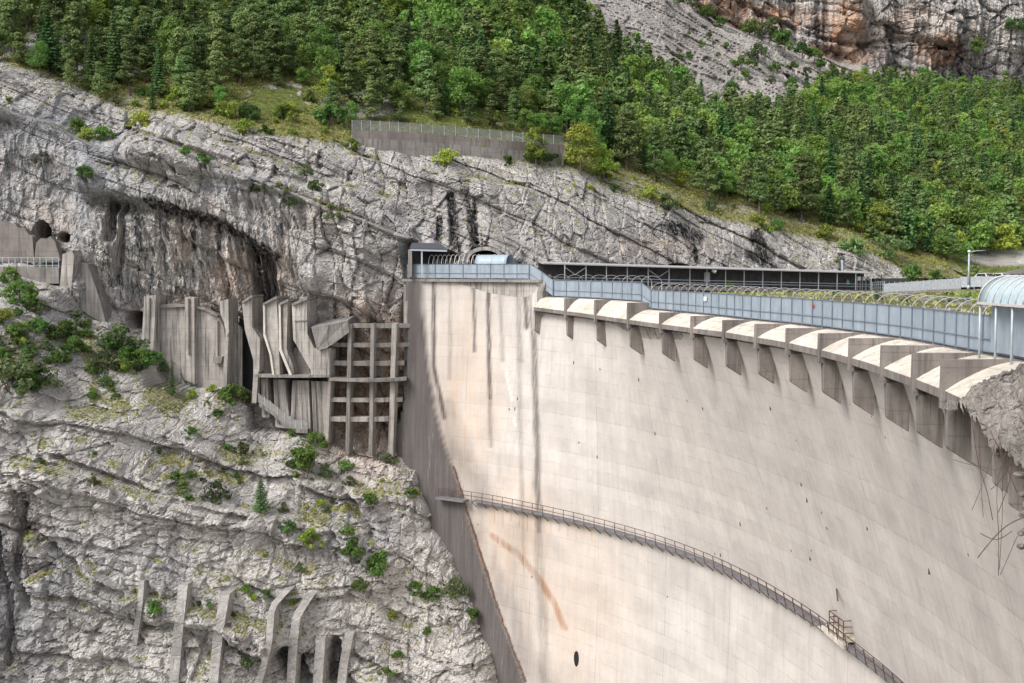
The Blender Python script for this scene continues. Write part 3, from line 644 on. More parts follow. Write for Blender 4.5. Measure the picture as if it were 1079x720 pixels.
# joint strip between abutment and shell
mb = MB(); pts = []
for px_, py_ in [(x, y) for x, y in JOINT if y < 800]:
    d2 = (fpx - px_) ** 2 + (fpy - py_) ** 2; k = np.unravel_index(np.argmin(d2), d2.shape); pts.append((FX[k] + nX[k] * .35, FY[k] + nY[k] * .35, FZ[k]))
pts2 = resample([(p[2], p[0]) for p in pts], 0.8); yy = np.interp(-pts2[:, 0], [-p[2] for p in pts], [p[1] for p in pts])
rr = random.Random(3)
for a, b in zip(range(len(pts2) - 1), range(1, len(pts2))):
    A = Vector((pts2[a][1], yy[a], pts2[a][0])); B = Vector((pts2[b][1], yy[b], pts2[b][0]))
    if A.z > -26: continue
    mb.beam(A + Vector((rr.uniform(-.1, .1), 0, 0)), B, 0.14 + rr.random() * .16, 0.22 + rr.random() * .2)
mb.build('perimeter_joint', M_rust and simple('joint_concrete', (0.17, 0.115, 0.09), .9, .5, 1.5), dam)

def strip(mb, svals, prof, zfun=None):
    """sweep a closed (r, z) profile along the deck line; prof may be a function of s"""
    rings = []
    for s_ in svals:
        pr = prof(s_) if callable(prof) else prof
        rings.append([(*dpt(s_, r), z) for r, z in pr])
    n = len(rings[0]); m = len(rings)
    fs = [(i * n + k, i * n + (k + 1) % n, (i + 1) * n + (k + 1) % n, (i + 1) * n + k) for i in range(m - 1) for k in range(n)]
    fs += [tuple(range(n)), tuple((m - 1) * n + k for k in range(n))[::-1]]
    mb.add([v for q in rings for v in q], fs)
S_END = DS[-1] - 1
SMID = s_at(683)         # second step down
# raised abutment slab and the crest road
SL0, SL1 = 0.0, S0 - 0.2
mb = MB(); strip(mb, np.linspace(SL0, SL1, 40), [(0.55, -2.25), (0.55, -1.9), (-4.5, -1.9), (-4.5, -2.25)]); mb.build('crest_slab', M_cong, dam)
mb = MB(); strip(mb, np.linspace(SL0, SL1, 40), [(0.0, -2.25), (-4.3, -2.25), (-4.3, -20), (0.0, -20)]); mb.build('crest_block', M_con, dam)
mb = MB(); strip(mb, np.linspace(SL1, SMID, 40), [(0.25, -5.6), (0.25, -4.0), (-3.6, -4.0), (-3.6, -5.6)])
strip(mb, np.linspace(SMID, S_END, 240), [(0.30, -5.9), (0.30, -4.7), (-3.8, -4.7), (-3.8, -5.9)])
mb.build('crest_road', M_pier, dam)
mb = MB()
strip(mb, np.linspace(SL1, S_END, 300), lambda s_: [(lipw(s_) - 1.05, lipz(s_) - 0.3), (0.2, -5.5), (-3.7, -5.5), (-3.7, -14), (-1.0, -14)])
mb.build('crest_core', M_con, dam)
# block end wall (fills the step on the right of the raised block)
x0, y0 = dpt(SL1 + .2, .6); 
mb = MB(); strip(mb, np.linspace(SL1 - .5, SL1 + 0.7, 4), [(0.85, -10.2), (0.85, -3.4), (0.3, -2.0), (-4.4, -2.0), (-4.4, -10.2)]); mb.build('end_pier', M_cong, dam)
# spillway bays
def slab_profile(s_, zdk):
    wv, zl = lipw(s_), lipz(s_); top = zdk; out = []
    for q in np.linspace(0, 1, 9): out.append((0.25 + (wv - 0.25) * q, top + (zl + .42 - top) * q ** 1.75))
    out += [(wv, zl), (wv - 1.15, zl - 0.05), (0.2, zl + .1)]
    return out
NB = 15
for k in range(len(st_s) - 1):
    a, b = st_s[k], st_s[k + 1]
    zdk = -4.05 if b < SMID + 2 else -4.75
    if k < NB:
        mb = MB(); strip(mb, np.linspace(a + 0.22, b - 0.05, 6), lambda s_: slab_profile(s_, zdk)); mb.build('spillway_slab', M_slab, dam)
    else:
        mb = MB(); strip(mb, np.linspace(a, b, 6), lambda s_: slab_profile(s_, zdk)); mb.build('spillway_slab', M_slab, dam)
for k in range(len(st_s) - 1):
    a, b = st_s[k], st_s[k + 1]; mb = MB(); strip(mb, np.linspace(a + .22, b - .05, 6), lambda s_: [(lipw(s_) + .04, lipz(s_) + .40), (lipw(s_) + .04, lipz(s_) - .04), (lipw(s_) - .9, lipz(s_) - .09), (lipw(s_) - .9, lipz(s_) - .02), (lipw(s_) - .02, lipz(s_) + .02), (lipw(s_) - .02, lipz(s_) + .40)]); mb.build('lip_dark_band', M_pier, dam)  # thin dark strip over each lip front, giving the dark band there
for k, a in enumerate(st_s[:18]):
    wv, zl = lipw(a), lipz(a); zdk = (-4.0 if a < SMID + 2 else -4.68)
    mb = MB()
    if 0 < k < 14:
        strip(mb, [a - 0.22, a + 0.22], [(0.28, zdk), (wv + 0.12, zdk + 0.0), (wv + 0.16, zl - 0.5), (0.28, zl - .2)])
    pr = [(wv - 0.12, zl - 0.02), (wv - 0.22, zl - 2.4), (wv - 0.32, zl - 2.55), (wv - 1.5, zl - 3.3), (wv - 1.5, zl - 0.02)]
    strip(mb, [a - 0.22, a + 0.22], pr)
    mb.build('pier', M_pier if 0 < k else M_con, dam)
# gallery outlet in the face
def face_at(px_, py_):
    d2 = (fpx - px_) ** 2 + (fpy - py_) ** 2; k = np.unravel_index(np.argmin(d2), d2.shape)
    return Vector((FX[k], FY[k], FZ[k])), Vector((nX[k], nY[k], 0)), k
p, n, _ = face_at(607, 694); tq = Vector((-n.y, n.x, 0))
mb = MB(); ring = [p + n * 0.06 + tq * 0.42 * math.cos(q) + Vector((0, 0, 0.95 * math.sin(q))) for q in np.linspace(0, 2 * math.pi, 20, endpoint=False)]
mb.prism(ring, n * -0.7); mb.build('outlet_hole', M_dark, dam)
rr = random.Random(5)
for (px_, py_) in [(604, 382), (673, 399), (629, 482), (542, 430), (690, 457), (850, 526), (915, 556), (759, 585), (780, 552), (853, 588), (978, 602), (740, 430), (812, 430), (845, 510), (832, 637), (545, 420)]:
    p, n, _ = face_at(px_, py_); tq = Vector((-n.y, n.x, 0)); h_ = .2 + .15 * rr.random()
    mb = MB(); ring = [p + n * .05 + tq * .07 * math.cos(q) + Vector((0, 0, h_ * .7 * math.sin(q))) for q in np.linspace(0, 2 * math.pi, 8, endpoint=False)]
    mb.prism(ring, n * -.3); mb.build('drain_hole', M_rust, dam)

# ---- inspection walkway with its railing
wk = empty('inspection_walkway', (0, 0, 0), 0, 'long narrow steel inspection walkway with rusty railing sweeping across the dam face', 'walkway')
cpx, cpy = proj(CL[:, 0], CL[:, 1], np.full(nC, ZW))
i_at = lambda px_: float(np.interp(px_, cpx[: int(np.argmax(cpx > 1060)) or nC], np.arange(int(np.argmax(cpx > 1060)) or nC)))
def wring(i, prof, ex=0.0):
    out = []
    for r, dz in prof:
        x, y = face_pt(i, np.array(ZW + dz), r + ex); out.append((float(x), float(y), ZW + dz))
    return out
def wsweep(mb, i0, i1, prof, ex=0.0, step=4):
    n = len(prof); sv = np.arange(i0, i1, step); rings = [wring(i, prof, ex) for i in sv]; m = len(rings)
    fs = [(i * n + k, i * n + (k + 1) % n, (i + 1) * n + (k + 1) % n, (i + 1) * n + k) for i in range(m - 1) for k in range(n)]
    fs += [tuple(range(n)), tuple((m - 1) * n + k for k in range(n))[::-1]]
    mb.add([v for q in rings for v in q], fs)
iE = nC - 90
iA, iB = i_at(466), i_at(904)
mb = MB(); wsweep(mb, iA, i_at(502), [(0.0, -0.25), (1.35, -0.25), (1.35, 0), (0, 0)], .5); wsweep(mb, i_at(502), iE, [(0.0, -0.2), (0.95, -0.2), (0.95, 0), (0, 0)])
wsweep(mb, i_at(430), i_at(448), [(0.0, -0.25), (1.35, -0.25), (1.35, 0), (0, 0)], .5, 3)
mb.build('deck', M_walk, wk)
mb = MB()
for zz in (0.55, 1.08):
    wsweep(mb, iA, iE, [(1.0, zz), (1.06, zz), (1.06, zz + .06), (1.0, zz + .06)]); 
mb.build('handrail', M_rust, wk)
i = iA
cnt = 0
while i < iE and cnt < 88:
    mb = MB(); a = wring(i, [(1.03, -0.15), (1.03, 1.12)]); mb.beam(a[0], a[1], .075)
    b = wring(i, [(0.9, -0.2), (0.05, -0.95)]); mb.beam(b[0], b[1], .07)
    mb.build('railing_post', M_rust, wk); i += 1.85 / .3; cnt += 1
for px_ in (431, 438, 447):
    i = i_at(px_); mb = MB(); a = wring(i, [(1.5, -0.1), (1.5, 1.12)]); mb.beam(a[0], a[1], .075); mb.build('railing_post', M_rust, wk)
# small concrete landing with rusted cage
i = i_at(893); lp = empty('access_platform', (0, 0, 0), 0, 'small pale platform with rusted railing cage beside the walkway low on the dam', 'platform')
a = [Vector(v) for v in wring(i - 4, [(0, 0), (1.1, 0)])]; b = [Vector(v) for v in wring(i + 6, [(0, 0), (1.1, 0)])]
up = Vector((0, 0, 1))
mb = MB(); mb.prism([a[0] + up * .25, a[1] + up * .25, b[1] + up * .25, b[0] + up * .25], up * .3); mb.prism([a[1] - (b[1]-a[1]) * .9 - up * .1, a[1] + up * .9, b[1] + up * .9, b[1] - up * .3], (a[0] - a[1]) * .35); mb.build('base', M_slab, lp)
c0 = a + b
for q in (0, 1 / 3, 2 / 3, 1):
    mb = MB(); mb.beam(a[1].lerp(b[1], q) + up * .5, a[1].lerp(b[1], q) + up * 2.0, .07); mb.build('post', M_rust, lp)
for h_ in (1.0, 1.5, 2.0):
    mb = MB(); mb.beam(a[1] + up * h_, b[1] + up * h_, .06); mb.beam(a[1] + up * h_, a[0] + up * h_, .06); mb.beam(b[1] + up * h_, b[0] + up * h_, .06); mb.build('rail', M_rust, lp)
mb = MB(); mb.prism([a[0] + up * .5, b[0] + up * .5, b[0] + up * 2.1, a[0] + up * 2.1], (a[1] - a[0]) * .15); mb.build('door', M_slab, lp)
p, n, _ = face_at(888, 628); mb = MB(); tq = Vector((-n.y, n.x, 0)); mb.beam(p + n * .1 + tq * -1 + up * .3, p + n * .5 + tq * .3 - up * .3, .12)
tag(mb.build('iron_bracket', M_rust), 'bent rusty iron bracket on the dam face just above the platform', 'bracket')

# ---- mesh fence along the crest
def fence_material():
    m, t, b = newmat('fence_netting')
    out = t.nodes['Material Output']; tr = N(t, 'BsdfTransparent'); mx_ = N(t, 'MixShader')
    c = ramp(t, noise(t, 1.2, 5, .7, stretch=(1, 1, .25)), .3, .7, (0.24, 0.295, 0.355, 1), (0.38, 0.44, 0.50, 1))
    t.links.new(c, b.inputs['Base Color']); b.inputs['Roughness'].default_value = 0.6
    al = ramp(t, noise(t, 0.6, 3), .3, .7, (.74, .74, .74, 1), (.90, .90, .90, 1))
    t.links.new(al, mx_.inputs[0]); t.links.new(tr.outputs[0], mx_.inputs[1]); t.links.new(b.outputs[0], mx_.inputs[2]); t.links.new(mx_.outputs[0], out.inputs[0]); return m
M_net = fence_material()
M_post = simple('fence_post_paint', (0.15, 0.19, 0.24), .5, .15, 3, .1)
def fence(name, sv, zf, hgt, label, r=0.12, feet=True):
    root = empty(name, (0, 0, 0), 0, label, 'fence')
    for a, b in zip(sv[:-1], sv[1:]):
        A = dpt(a, r); B = dpt(b, r); mb = MB()
        za, zb = zf(a), zf(b)
        mb.prism([(A[0], A[1], za + .12), (B[0], B[1], zb + .12), (B[0], B[1], zb + hgt), (A[0], A[1], za + hgt)], (Dn[int(a / .25)][0] * .012, Dn[int(a / .25)][1] * .012, 0))
        mb.build('mesh_panel', M_net, root)
    for a in sv:
        A = dpt(a, r + .06); mb = MB(); mb.beam((A[0], A[1], zf(a) - .25), (A[0], A[1], zf(a) + hgt + .03), .07)
        if feet:
            B = dpt(a, r + .35); mb.beam((A[0], A[1], zf(a) - .12), (B[0], B[1], zf(a) - .3), .07); mb.box((B[0], B[1], zf(a) - .3), (.22, .22, .22))
        mb.build('post', M_post if not feet else M_post, root)
    for h_ in (.12, hgt * .38, hgt):
        mb = MB(); pl = [(*dpt(a, r + .08), zf(a) + h_) for a in sv]
        mb.tube(pl, .028, 4) if len(pl) > 2 else mb.beam(pl[0], pl[1], .045)
        mb.build('rail', M_post, root)
    return root
s_b0, s_b1 = s_at(430, -1.9), s_at(559, -1.9)
sA = list(np.linspace(s_b0, s_b1, 10)); fence('mesh_fence', sA, lambda s_: -1.88, 1.95, 'blue grey mesh fence on the highest level of the crest, beside the tunnel mouth', .35, False)
s_c0 = s_at(584, -3.9)
fence('mesh_fence', [s_b1 + .05, (s_b1 + s_c0) / 2, s_c0], lambda s_: -1.88 + (s_ - s_b1) / (s_c0 - s_b1) * -2.1, 2.05, 'short sloping mesh fence where the highest crest level drops', .3, False)
fence('mesh_fence', list(np.linspace(s_c0 + .1, SMID - 1.5, 9)), lambda s_: -3.98, 2.05, 'straight blue grey mesh fence on the middle level of the crest', .2)
fence('mesh_fence', [SMID - 1.4, SMID + 1.2], lambda s_: -3.98 - (s_ - SMID + 1.4) / 2.6 * .7, 2.05, 'narrow sloping mesh fence between the middle and lowest crest levels', .2, False)
sM = list(np.arange(SMID + 1.3, S_END - 22, 1.93)); fence('mesh_fence', sM, lambda s_: -4.68, 2.05, 'very long curved blue grey mesh fence along the lowest crest level', .2)
M_hoop = simple('hoop_steel', (0.42, 0.42, 0.42), .5, .15, 3, .1)
def hoop(s_, z0, parent, mat, r0=0.25, r1=-2.1, rise=0.75, wd=.06, legs=True):
    pts = []; c = (r0 + r1) / 2; h = (r0 - r1) / 2
    for q in np.linspace(0, math.pi, 15): x, y = dpt(s_, c + h * math.cos(q)); pts.append((x, y, z0 + rise * math.sin(q)))
    mb = MB(); mb.tube(pts, wd / 2, 5)
    if legs: x, y = dpt(s_, r1); mb.beam((x, y, z0), (x, y, z0 - 2.0), .06)
    mb.build('hoop', mat, parent, True)
hr = empty('hoop_frame', (0, 0, 0), 0, 'row of bare arched steel hoops behind the long curved crest fence', 'hoop frame')
s_can = s_at(1049)
for s_ in [q for q in sM if q < s_can]: hoop(s_, -4.68 + 2.0, hr, M_hoop)
hr2 = empty('hoop_frame', (0, 0, 0), 0, 'short row of bare arched hoops behind the middle crest fence', 'hoop frame')
for s_ in np.linspace(s_c0 + .1, SMID - 1.5, 9): hoop(s_, -3.98 + 2.0, hr2, M_hoop)
# canopies
def poly_mat(name, col):
    m, t, b = newmat(name); c = ramp(t, noise(t, 1.4, 4, .6), .3, .7, tuple(x * .85 for x in col) + (1,), tuple(min(1, x * 1.1) for x in col) + (1,))
    t.links.new(c, b.inputs['Base Color']); b.inputs['Roughness'].default_value = .25
    b.inputs['Subsurface Weight'].default_value = 0.0
    out = t.nodes['Material Output']; tl = N(t, 'BsdfTranslucent'); tl.inputs[0].default_value = col + (1,); mx_ = N(t, 'MixShader'); mx_.inputs[0].default_value = .3
    t.links.new(b.outputs[0], mx_.inputs[1]); t.links.new(tl.outputs[0], mx_.inputs[2]); t.links.new(mx_.outputs[0], out.inputs[0]); return m
M_poly = poly_mat('blue_white_sheeting', (0.60, 0.74, 0.80)); M_polyb = poly_mat('pale_blue_sheeting', (0.46, 0.57, 0.66))
M_rib = simple('white_rib', (0.52, 0.50, 0.48), .5, .1)
def vault(root, s0, s1, z0, r0, r1, rise, mat, n=24):
    mb = MB(); sv = np.linspace(s0, s1, n); c = (r0 + r1) / 2; h = (r0 - r1) / 2; M_ = 14; vs = []
    for s_ in sv:
        for off in (0, -.04):
            for q in np.linspace(0, math.pi, M_): x, y = dpt(s_, c + (h + off) * math.cos(q)); vs.append((x, y, z0 + (rise + off) * math.sin(q)))
    fs = []
    for i in range(n - 1):
        for k in range(M_ - 1):
            a = i * 2 * M_ + k; b = a + 2 * M_; fs.append((a, a + 1, b + 1, b)); fs.append((a + M_, b + M_, b + M_ + 1, a + M_ + 1))
    for e_ in (0, n - 1):
        for k in range(M_ - 1): a = e_ * 2 * M_ + k; fs.append((a, a + M_, a + M_ + 1, a + 1))
    mb.add(vs, fs); return mb.build('roof', mat, root, True)
cn = empty('walkway_canopy', (0, 0, 0), 0, 'barrel shaped pale blue translucent canopy on tall posts at the right end of the crest', 'canopy')
s_ce = s_can + 26
vault(cn, s_can, s_ce, -4.6 + 2.65, 1.05, -1.9, 1.35, M_poly)
for s_ in np.arange(s_can, s_ce, 0.9): hoop(s_, -4.6 + 2.66, cn, M_rib, 1.08, -1.93, 1.38, .09, False)
mb = MB()
for a, b in zip(np.arange(s_can, s_ce - 1, 1), np.arange(s_can + 1, s_ce, 1)): mb.beam((*dpt(a, 1.08), -1.98), (*dpt(b, 1.08), -1.98), .13)
mb.build('eave_rail', M_rib, cn)
for k, s_ in enumerate(np.arange(s_can + .1, s_ce, 1.95)): 
    x, y = dpt(s_, 1.0); mb = MB(); mb.tube([(x, y, -5.25), (x, y, -1.95)], .065, 8); mb.build('post', M_steel, cn, True)
mb = MB(); 
for a, b in zip(np.arange(s_can, s_ce - 1, 1), np.arange(s_can + 1, s_ce, 1)):
    A, B = dpt(a, .35), dpt(b, .35); mb.prism([(*A, -4.5), (*B, -4.5), (*B, -2.0), (*A, -2.0)], (-.02, 0, 0))
mb.build('side_mesh', M_net, cn)
cl_ = empty('walkway_canopy', (0, 0, 0), 0, 'small half covered barrel canopy beside the tunnel mouth at the far end of the crest', 'canopy')
s0_, s1_, s2_ = s_at(450, 0), s_at(499, 0), s_at(530, 0)
vault(cl_, s1_, s2_, .0, -.4, -2.6, 1.3, M_polyb, 8)
for s_ in np.arange(s0_, s1_, .62): hoop(s_, 0, cl_, M_rib, -.4, -2.6, 1.3, .12)
for s_ in (s1_, (s1_ + s2_) / 2, s2_): hoop(s_, 0, cl_, M_rib, -.38, -2.62, 1.33, .08)

# ---- portal, dark shelter roof at far end
def wbox(px0, px1, py0, py1, Y, depth, mb):
    a = P(px0, py0, Y); b = P(px1, py1, Y); mb.box(((a[0] + b[0]) / 2, Y + depth / 2, (a[2] + b[2]) / 2), (abs(b[0] - a[0]), depth, abs(a[2] - b[2])))
pt = empty('tunnel_portal', (0, 0, 0), 0, 'arched tunnel mouth with concrete rim cut into the cliff behind the crest', 'tunnel')
c = P(511, 275, 169); mb = MB(); ring = []
for rr_, nn in ((2.75, 0), (2.15, 1)):
    pass
vs = []; fs = []
qs = np.linspace(-.1, math.pi + .1, 22)
for q in qs:
    for rx, rz, dy in ((2.75, 1.95, 0), (2.2, 1.45, 0), (2.2, 1.45, 3), (2.75, 1.95, 3)): vs.append((c[0] + rx * math.cos(q), c[1] + dy, c[2] + rz * math.sin(q)))
for i in range(len(qs) - 1):
    for k in range(4): fs.append((i * 4 + k, i * 4 + (k + 1) % 4, i * 4 + 4 + (k + 1) % 4, i * 4 + 4 + k))
mb.add(vs, fs); mb.build('arch_rim', M_con, pt)
mb = MB(); mb.prism([(c[0] + 2.3 * math.cos(q), c[1] + 2.5, c[2] + 1.5 * math.sin(q)) for q in np.linspace(0, math.pi, 16)] + [(c[0] - 2.3, c[1] + 2.5, c[2] - 3), (c[0] + 2.3, c[1] + 2.5, c[2] - 3)], (0, .3, 0)); mb.build('dark_interior', M_dark, pt)
sh = empty('entrance_shelter', (0, 0, 0), 0, 'dark flat roofed shelter on one pale post at the far left crest end', 'shelter')
M_roofd = simple('dark_roof_sheet', (0.07, 0.075, 0.09), .6, .2)
mb = MB(); A = P(434, 260, 166); mb.prism([P(432, 262.5, 163.0), P(471, 264, 163.0), P(464, 258, 168), P(434, 257.5, 168)], (0, 0, .22)); mb.build('roof', M_roofd, sh)
mb = MB(); mb.beam(P(432, 263.5, 162.9), P(471, 264.6, 162.9), .2); mb.build('fascia', M_steel, sh)
mb = MB(); mb.beam(P(444.5, 263, 163), P(444.5, 293, 163), .2); mb.build('post', M_steel, sh)
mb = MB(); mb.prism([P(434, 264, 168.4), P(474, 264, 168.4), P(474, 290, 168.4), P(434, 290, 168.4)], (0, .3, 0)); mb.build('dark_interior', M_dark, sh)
mb = MB(); wbox(430, 434, 263, 292, 163.4, 1.5, mb); mb.build('side_wall', M_cong, sh)

# ================================================================== ground behind the dam
gxx = np.arange(4, 150, .6); gyy = np.arange(14, 262, .8); AX, AY = np.meshgrid(gxx, gyy)
AZ = np.full(AX.shape, -3.9) + .25 * fbm(AX / 3, AY / 3, AX * 0, 4, 400) + np.interp(AY, [0, 120, 170, 200, 260], [-.1, .1, -.25, -.7, -.6])
sd = np.full(AX.shape, 1e9); 
for k in range(0, len(DL), 6):
    d = np.hypot(AX - DL[k, 0], AY - DL[k, 1]); side = (AX - DL[k, 0]) * Dn[k, 0] + (AY - DL[k, 1]) * Dn[k, 1]
    sd = np.where(d < np.abs(sd), np.where(side > 0, -d, d), sd)
AZ = np.where(sd < 5, AZ - (5 - sd) * .15, AZ)
gkeep = sd > 3.2
apx, apy = proj(AX, AY, AZ)
rk = sst(0.0, .4, fbm(AX / 4, AY / 4, AX * 0, 4, 410))
gpaint = np.stack([AX * 0, AX * 0, np.clip(1 - rk * .75, 0, 1)], -1).reshape(-1, 3)
M_ground = rock_material('reservoir_fill', (0.42, 0.39, 0.35), (0.27, 0.25, 0.22), (0.4, 0.3, 0.2), ((0.09, 0.11, 0.03), (0.20, 0.17, 0.06)))
gm = grid_mesh('ground', AX, AY, AZ, gkeep, False, {'paint': gpaint, 'paint2': gpaint * 0})
tag(link('ground', gm, None, M_ground), kind='structure')
gorge = MB(); gorge.add([(-900, -400, -95), (900, -400, -95), (900, 900, -95), (-900, 900, -95)], [(0, 1, 2, 3)])
tag(gorge.build('gorge_floor', simple('gorge_floor', (0.14, 0.14, 0.11), .95)), kind='structure')

# ================================================================== long shelter on the bank
she = empty('gallery_shelter', (0, 0, 0), 0, 'long low open shelter with thin steel posts at the foot of the streaked cliff', 'shelter')
def shp(px_, top=True):
    Y = float(np.interp(px_, [575, 920], [172, 203])); zt = float(np.interp(px_, [575, 920], [P(575, 278.5, 172)[2], P(920, 288.6, 203)[2]]))
    x = P(px_, 285, Y)[0]; return x, Y, zt
mb = MB(); a, b = shp(572), shp(920)
mb.prism([(a[0], a[1], a[2]), (b[0], b[1], b[2]), (b[0] - .6, b[1] + 3, b[2] + .25), (a[0] - .6, a[1] + 3, a[2] + .25)], (0, 0, .14)); mb.build('roof', simple('pale_roof_edge', (0.42, 0.41, 0.42), .6, .2), she)
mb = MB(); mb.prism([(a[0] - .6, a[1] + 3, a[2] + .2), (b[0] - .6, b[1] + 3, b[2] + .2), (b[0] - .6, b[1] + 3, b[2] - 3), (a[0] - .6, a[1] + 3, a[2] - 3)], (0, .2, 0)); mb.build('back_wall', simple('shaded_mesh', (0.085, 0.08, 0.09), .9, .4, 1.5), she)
mb = MB(); mb.prism([(a[0], a[1] - .2, a[2] - 2.75), (b[0], b[1] - .2, b[2] - 2.75), (b[0] - .6, b[1] + 3.2, b[2] - 2.75), (a[0] - .6, a[1] + 3.2, a[2] - 2.75)], (0, 0, -.5)); mb.build('floor_slab', M_cong, she)
pxs = [595, 617.5, 639, 661, 683, 705, 727] + [745 + 19.6 * k for k in range(9)] + [918]
for x in pxs:
    q = shp(x); mb = MB(); mb.beam((q[0], q[1], q[2]), (q[0], q[1], q[2] - 2.7), .14); mb.build('post', M_steel, she)
mb = MB()
for hz_ in (1.75, 2.15): mb.beam((a[0], a[1], a[2] - hz_), (b[0], b[1], b[2] - hz_), .07)
mb.build('handrail', M_steel, she)
for x0, x1 in ((595, 617), (683, 705)):
    q, r_ = shp(x0), shp(x1); mb = MB(); mid = ((q[0] + r_[0]) / 2, (q[1] + r_[1]) / 2, q[2] - 1.4); mb.beam((q[0], q[1], q[2] - .3), (mid[0], mid[1], mid[2]), .09); mb.beam((r_[0], r_[1], r_[2] - .3), mid, .09); mb.build('brace', M_steel, she)
def panel(name, px0, px1, py0, py1, mat, label, cat, dy=2.6, group=None):
    q = shp((px0 + px1) / 2); Y = q[1] + dy; a = P(px0, py0, Y); b = P(px1, py1, Y); mb = MB(); mb.box(((a[0] + b[0]) / 2, Y, (a[2] + b[2]) / 2), (b[0] - a[0], .1, a[2] - b[2])); return tag(mb.build(name, mat), label, cat, group)
M_wht = simple('white_paint', (0.78, 0.76, 0.74), .6, .08); M_orange = simple('orange_poster', (0.62, 0.33, 0.16), .7, .2); M_green = simple('green_cloth', (0.03, 0.30, 0.17), .8, .2); M_lblue = simple('blue_poster', (0.55, 0.7, 0.8), .7, .1)
for x0, x1, mt, lab in ((903.5, 906.5, M_wht, 'white and orange notice board, leftmost of three in the end bay of the long shelter'), (909, 912, M_lblue, 'pale blue notice board, middle of three in the end bay of the long shelter'), (913.5, 916, simple('grey_green_board', (.32, .38, .34)), 'dull grey notice board, rightmost of three in the end bay of the long shelter')):
    r_ = empty('notice_board', (0, 0, 0), 0, lab, 'notice board', 'notice boards in the shelter'); q = shp((x0 + x1) / 2); Y = q[1] + 1.2
    y1_ = 295.8 if mt is M_wht else 295.5
    a_ = P(x0, 291.6, Y); b_ = P(x1, y1_, Y); mb = MB(); mb.box(((a_[0] + b_[0]) / 2, Y, (a_[2] + b_[2]) / 2), (b_[0] - a_[0], .08, a_[2] - b_[2])); mb.build('board', mt, r_)
    mb = MB(); mb.beam((a_[0], Y + .08, q[2] - 2.75), (a_[0], Y + .08, a_[2] + .05), .06); mb.beam((b_[0], Y + .08, q[2] - 2.75), (b_[0], Y + .08, a_[2] + .05), .06); mb.build('frame', M_steel, r_)
    if mt is M_wht: a2 = P(906.6, 292, Y - .02); b2 = P(907.6, 295.6, Y - .02); mb = MB(); mb.box(((a2[0] + b2[0]) / 2, Y, (a2[2] + b2[2]) / 2), (b2[0] - a2[0], .08, a2[2] - b2[2])); mb.build('side_strip', M_orange, r_)
panel('equipment_cabinet', 742, 748, 287.2, 297.5, simple('cabinet_grey', (.42, .42, .41)), 'tall pale grey cabinet inside the long shelter, left of the small lamp', 'cabinet', 1.0)
q = shp(752.5); c = P(752.5, 285.6, q[1] - .5); mb = MB(); mb.tube([(c[0] - .3, c[1], c[2] + .1), (c[0] + .25, c[1] - .2, c[2] - .15)], .22, 8, .30); mb.beam((c[0], c[1] + .4, c[2] + .1), (c[0], c[1], c[2]), .1); tag(mb.build('floodlight', M_wht, None, True), 'small white floodlight on the front edge of the long shelter roof', 'floodlight')
q = P(925.5, 297, 203); mb = MB(); mb.tube([(q[0], q[1], q[2] - .5), (q[0], q[1], q[2] + .45)], .45, 10); mb.tube([(q[0], q[1], q[2] + .45), (q[0], q[1], q[2] + .55)], .5, 10); mb.beam((q[0], q[1], q[2] + .1), (q[0], q[1], q[2] - 2.2), .1); tag(mb.build('litter_bin', M_dark), 'dark litter bin on a post just past the right end of the long shelter', 'litter bin')
a = P(888, 285, 206); b = P(887, 275, 206.5); mb = MB(); mb.beam((a[0], a[1], a[2] - 1), b, .3); mb.beam((b[0], b[1], b[2]), (b[0] + .5, b[1] + .4, b[2] - .3), .25); tag(mb.build('drain_pipe', M_steel), 'short pale pipe rising above the shelter roof against a dark cleft', 'pipe')
# marks on the long fence: a white sign and a small red one
for px_, py_, sz, mt, nm, lb in ((746, 315, .36, M_wht, 'sign', 'small white sign wired to the long crest fence, left of the red one'), (860, 322, .2, simple('red_sign', (.45, .06, .05)), 'sign', 'tiny red tag on the long crest fence')):
    s_ = s_at(px_, -3.5); x, y = dpt(s_, .34); z = P(px_, py_, y)[2]; mb = MB(); tx, ty = Dt[int(s_ / .25)]; mb.prism([(x - tx * sz, y - ty * sz, z - sz * .55), (x + tx * sz, y + ty * sz, z - sz * .55), (x + tx * sz, y + ty * sz, z + sz * .55), (x - tx * sz, y - ty * sz, z + sz * .55)], (-.03, 0, 0)); tag(mb.build(nm, mt), lb, 'sign')

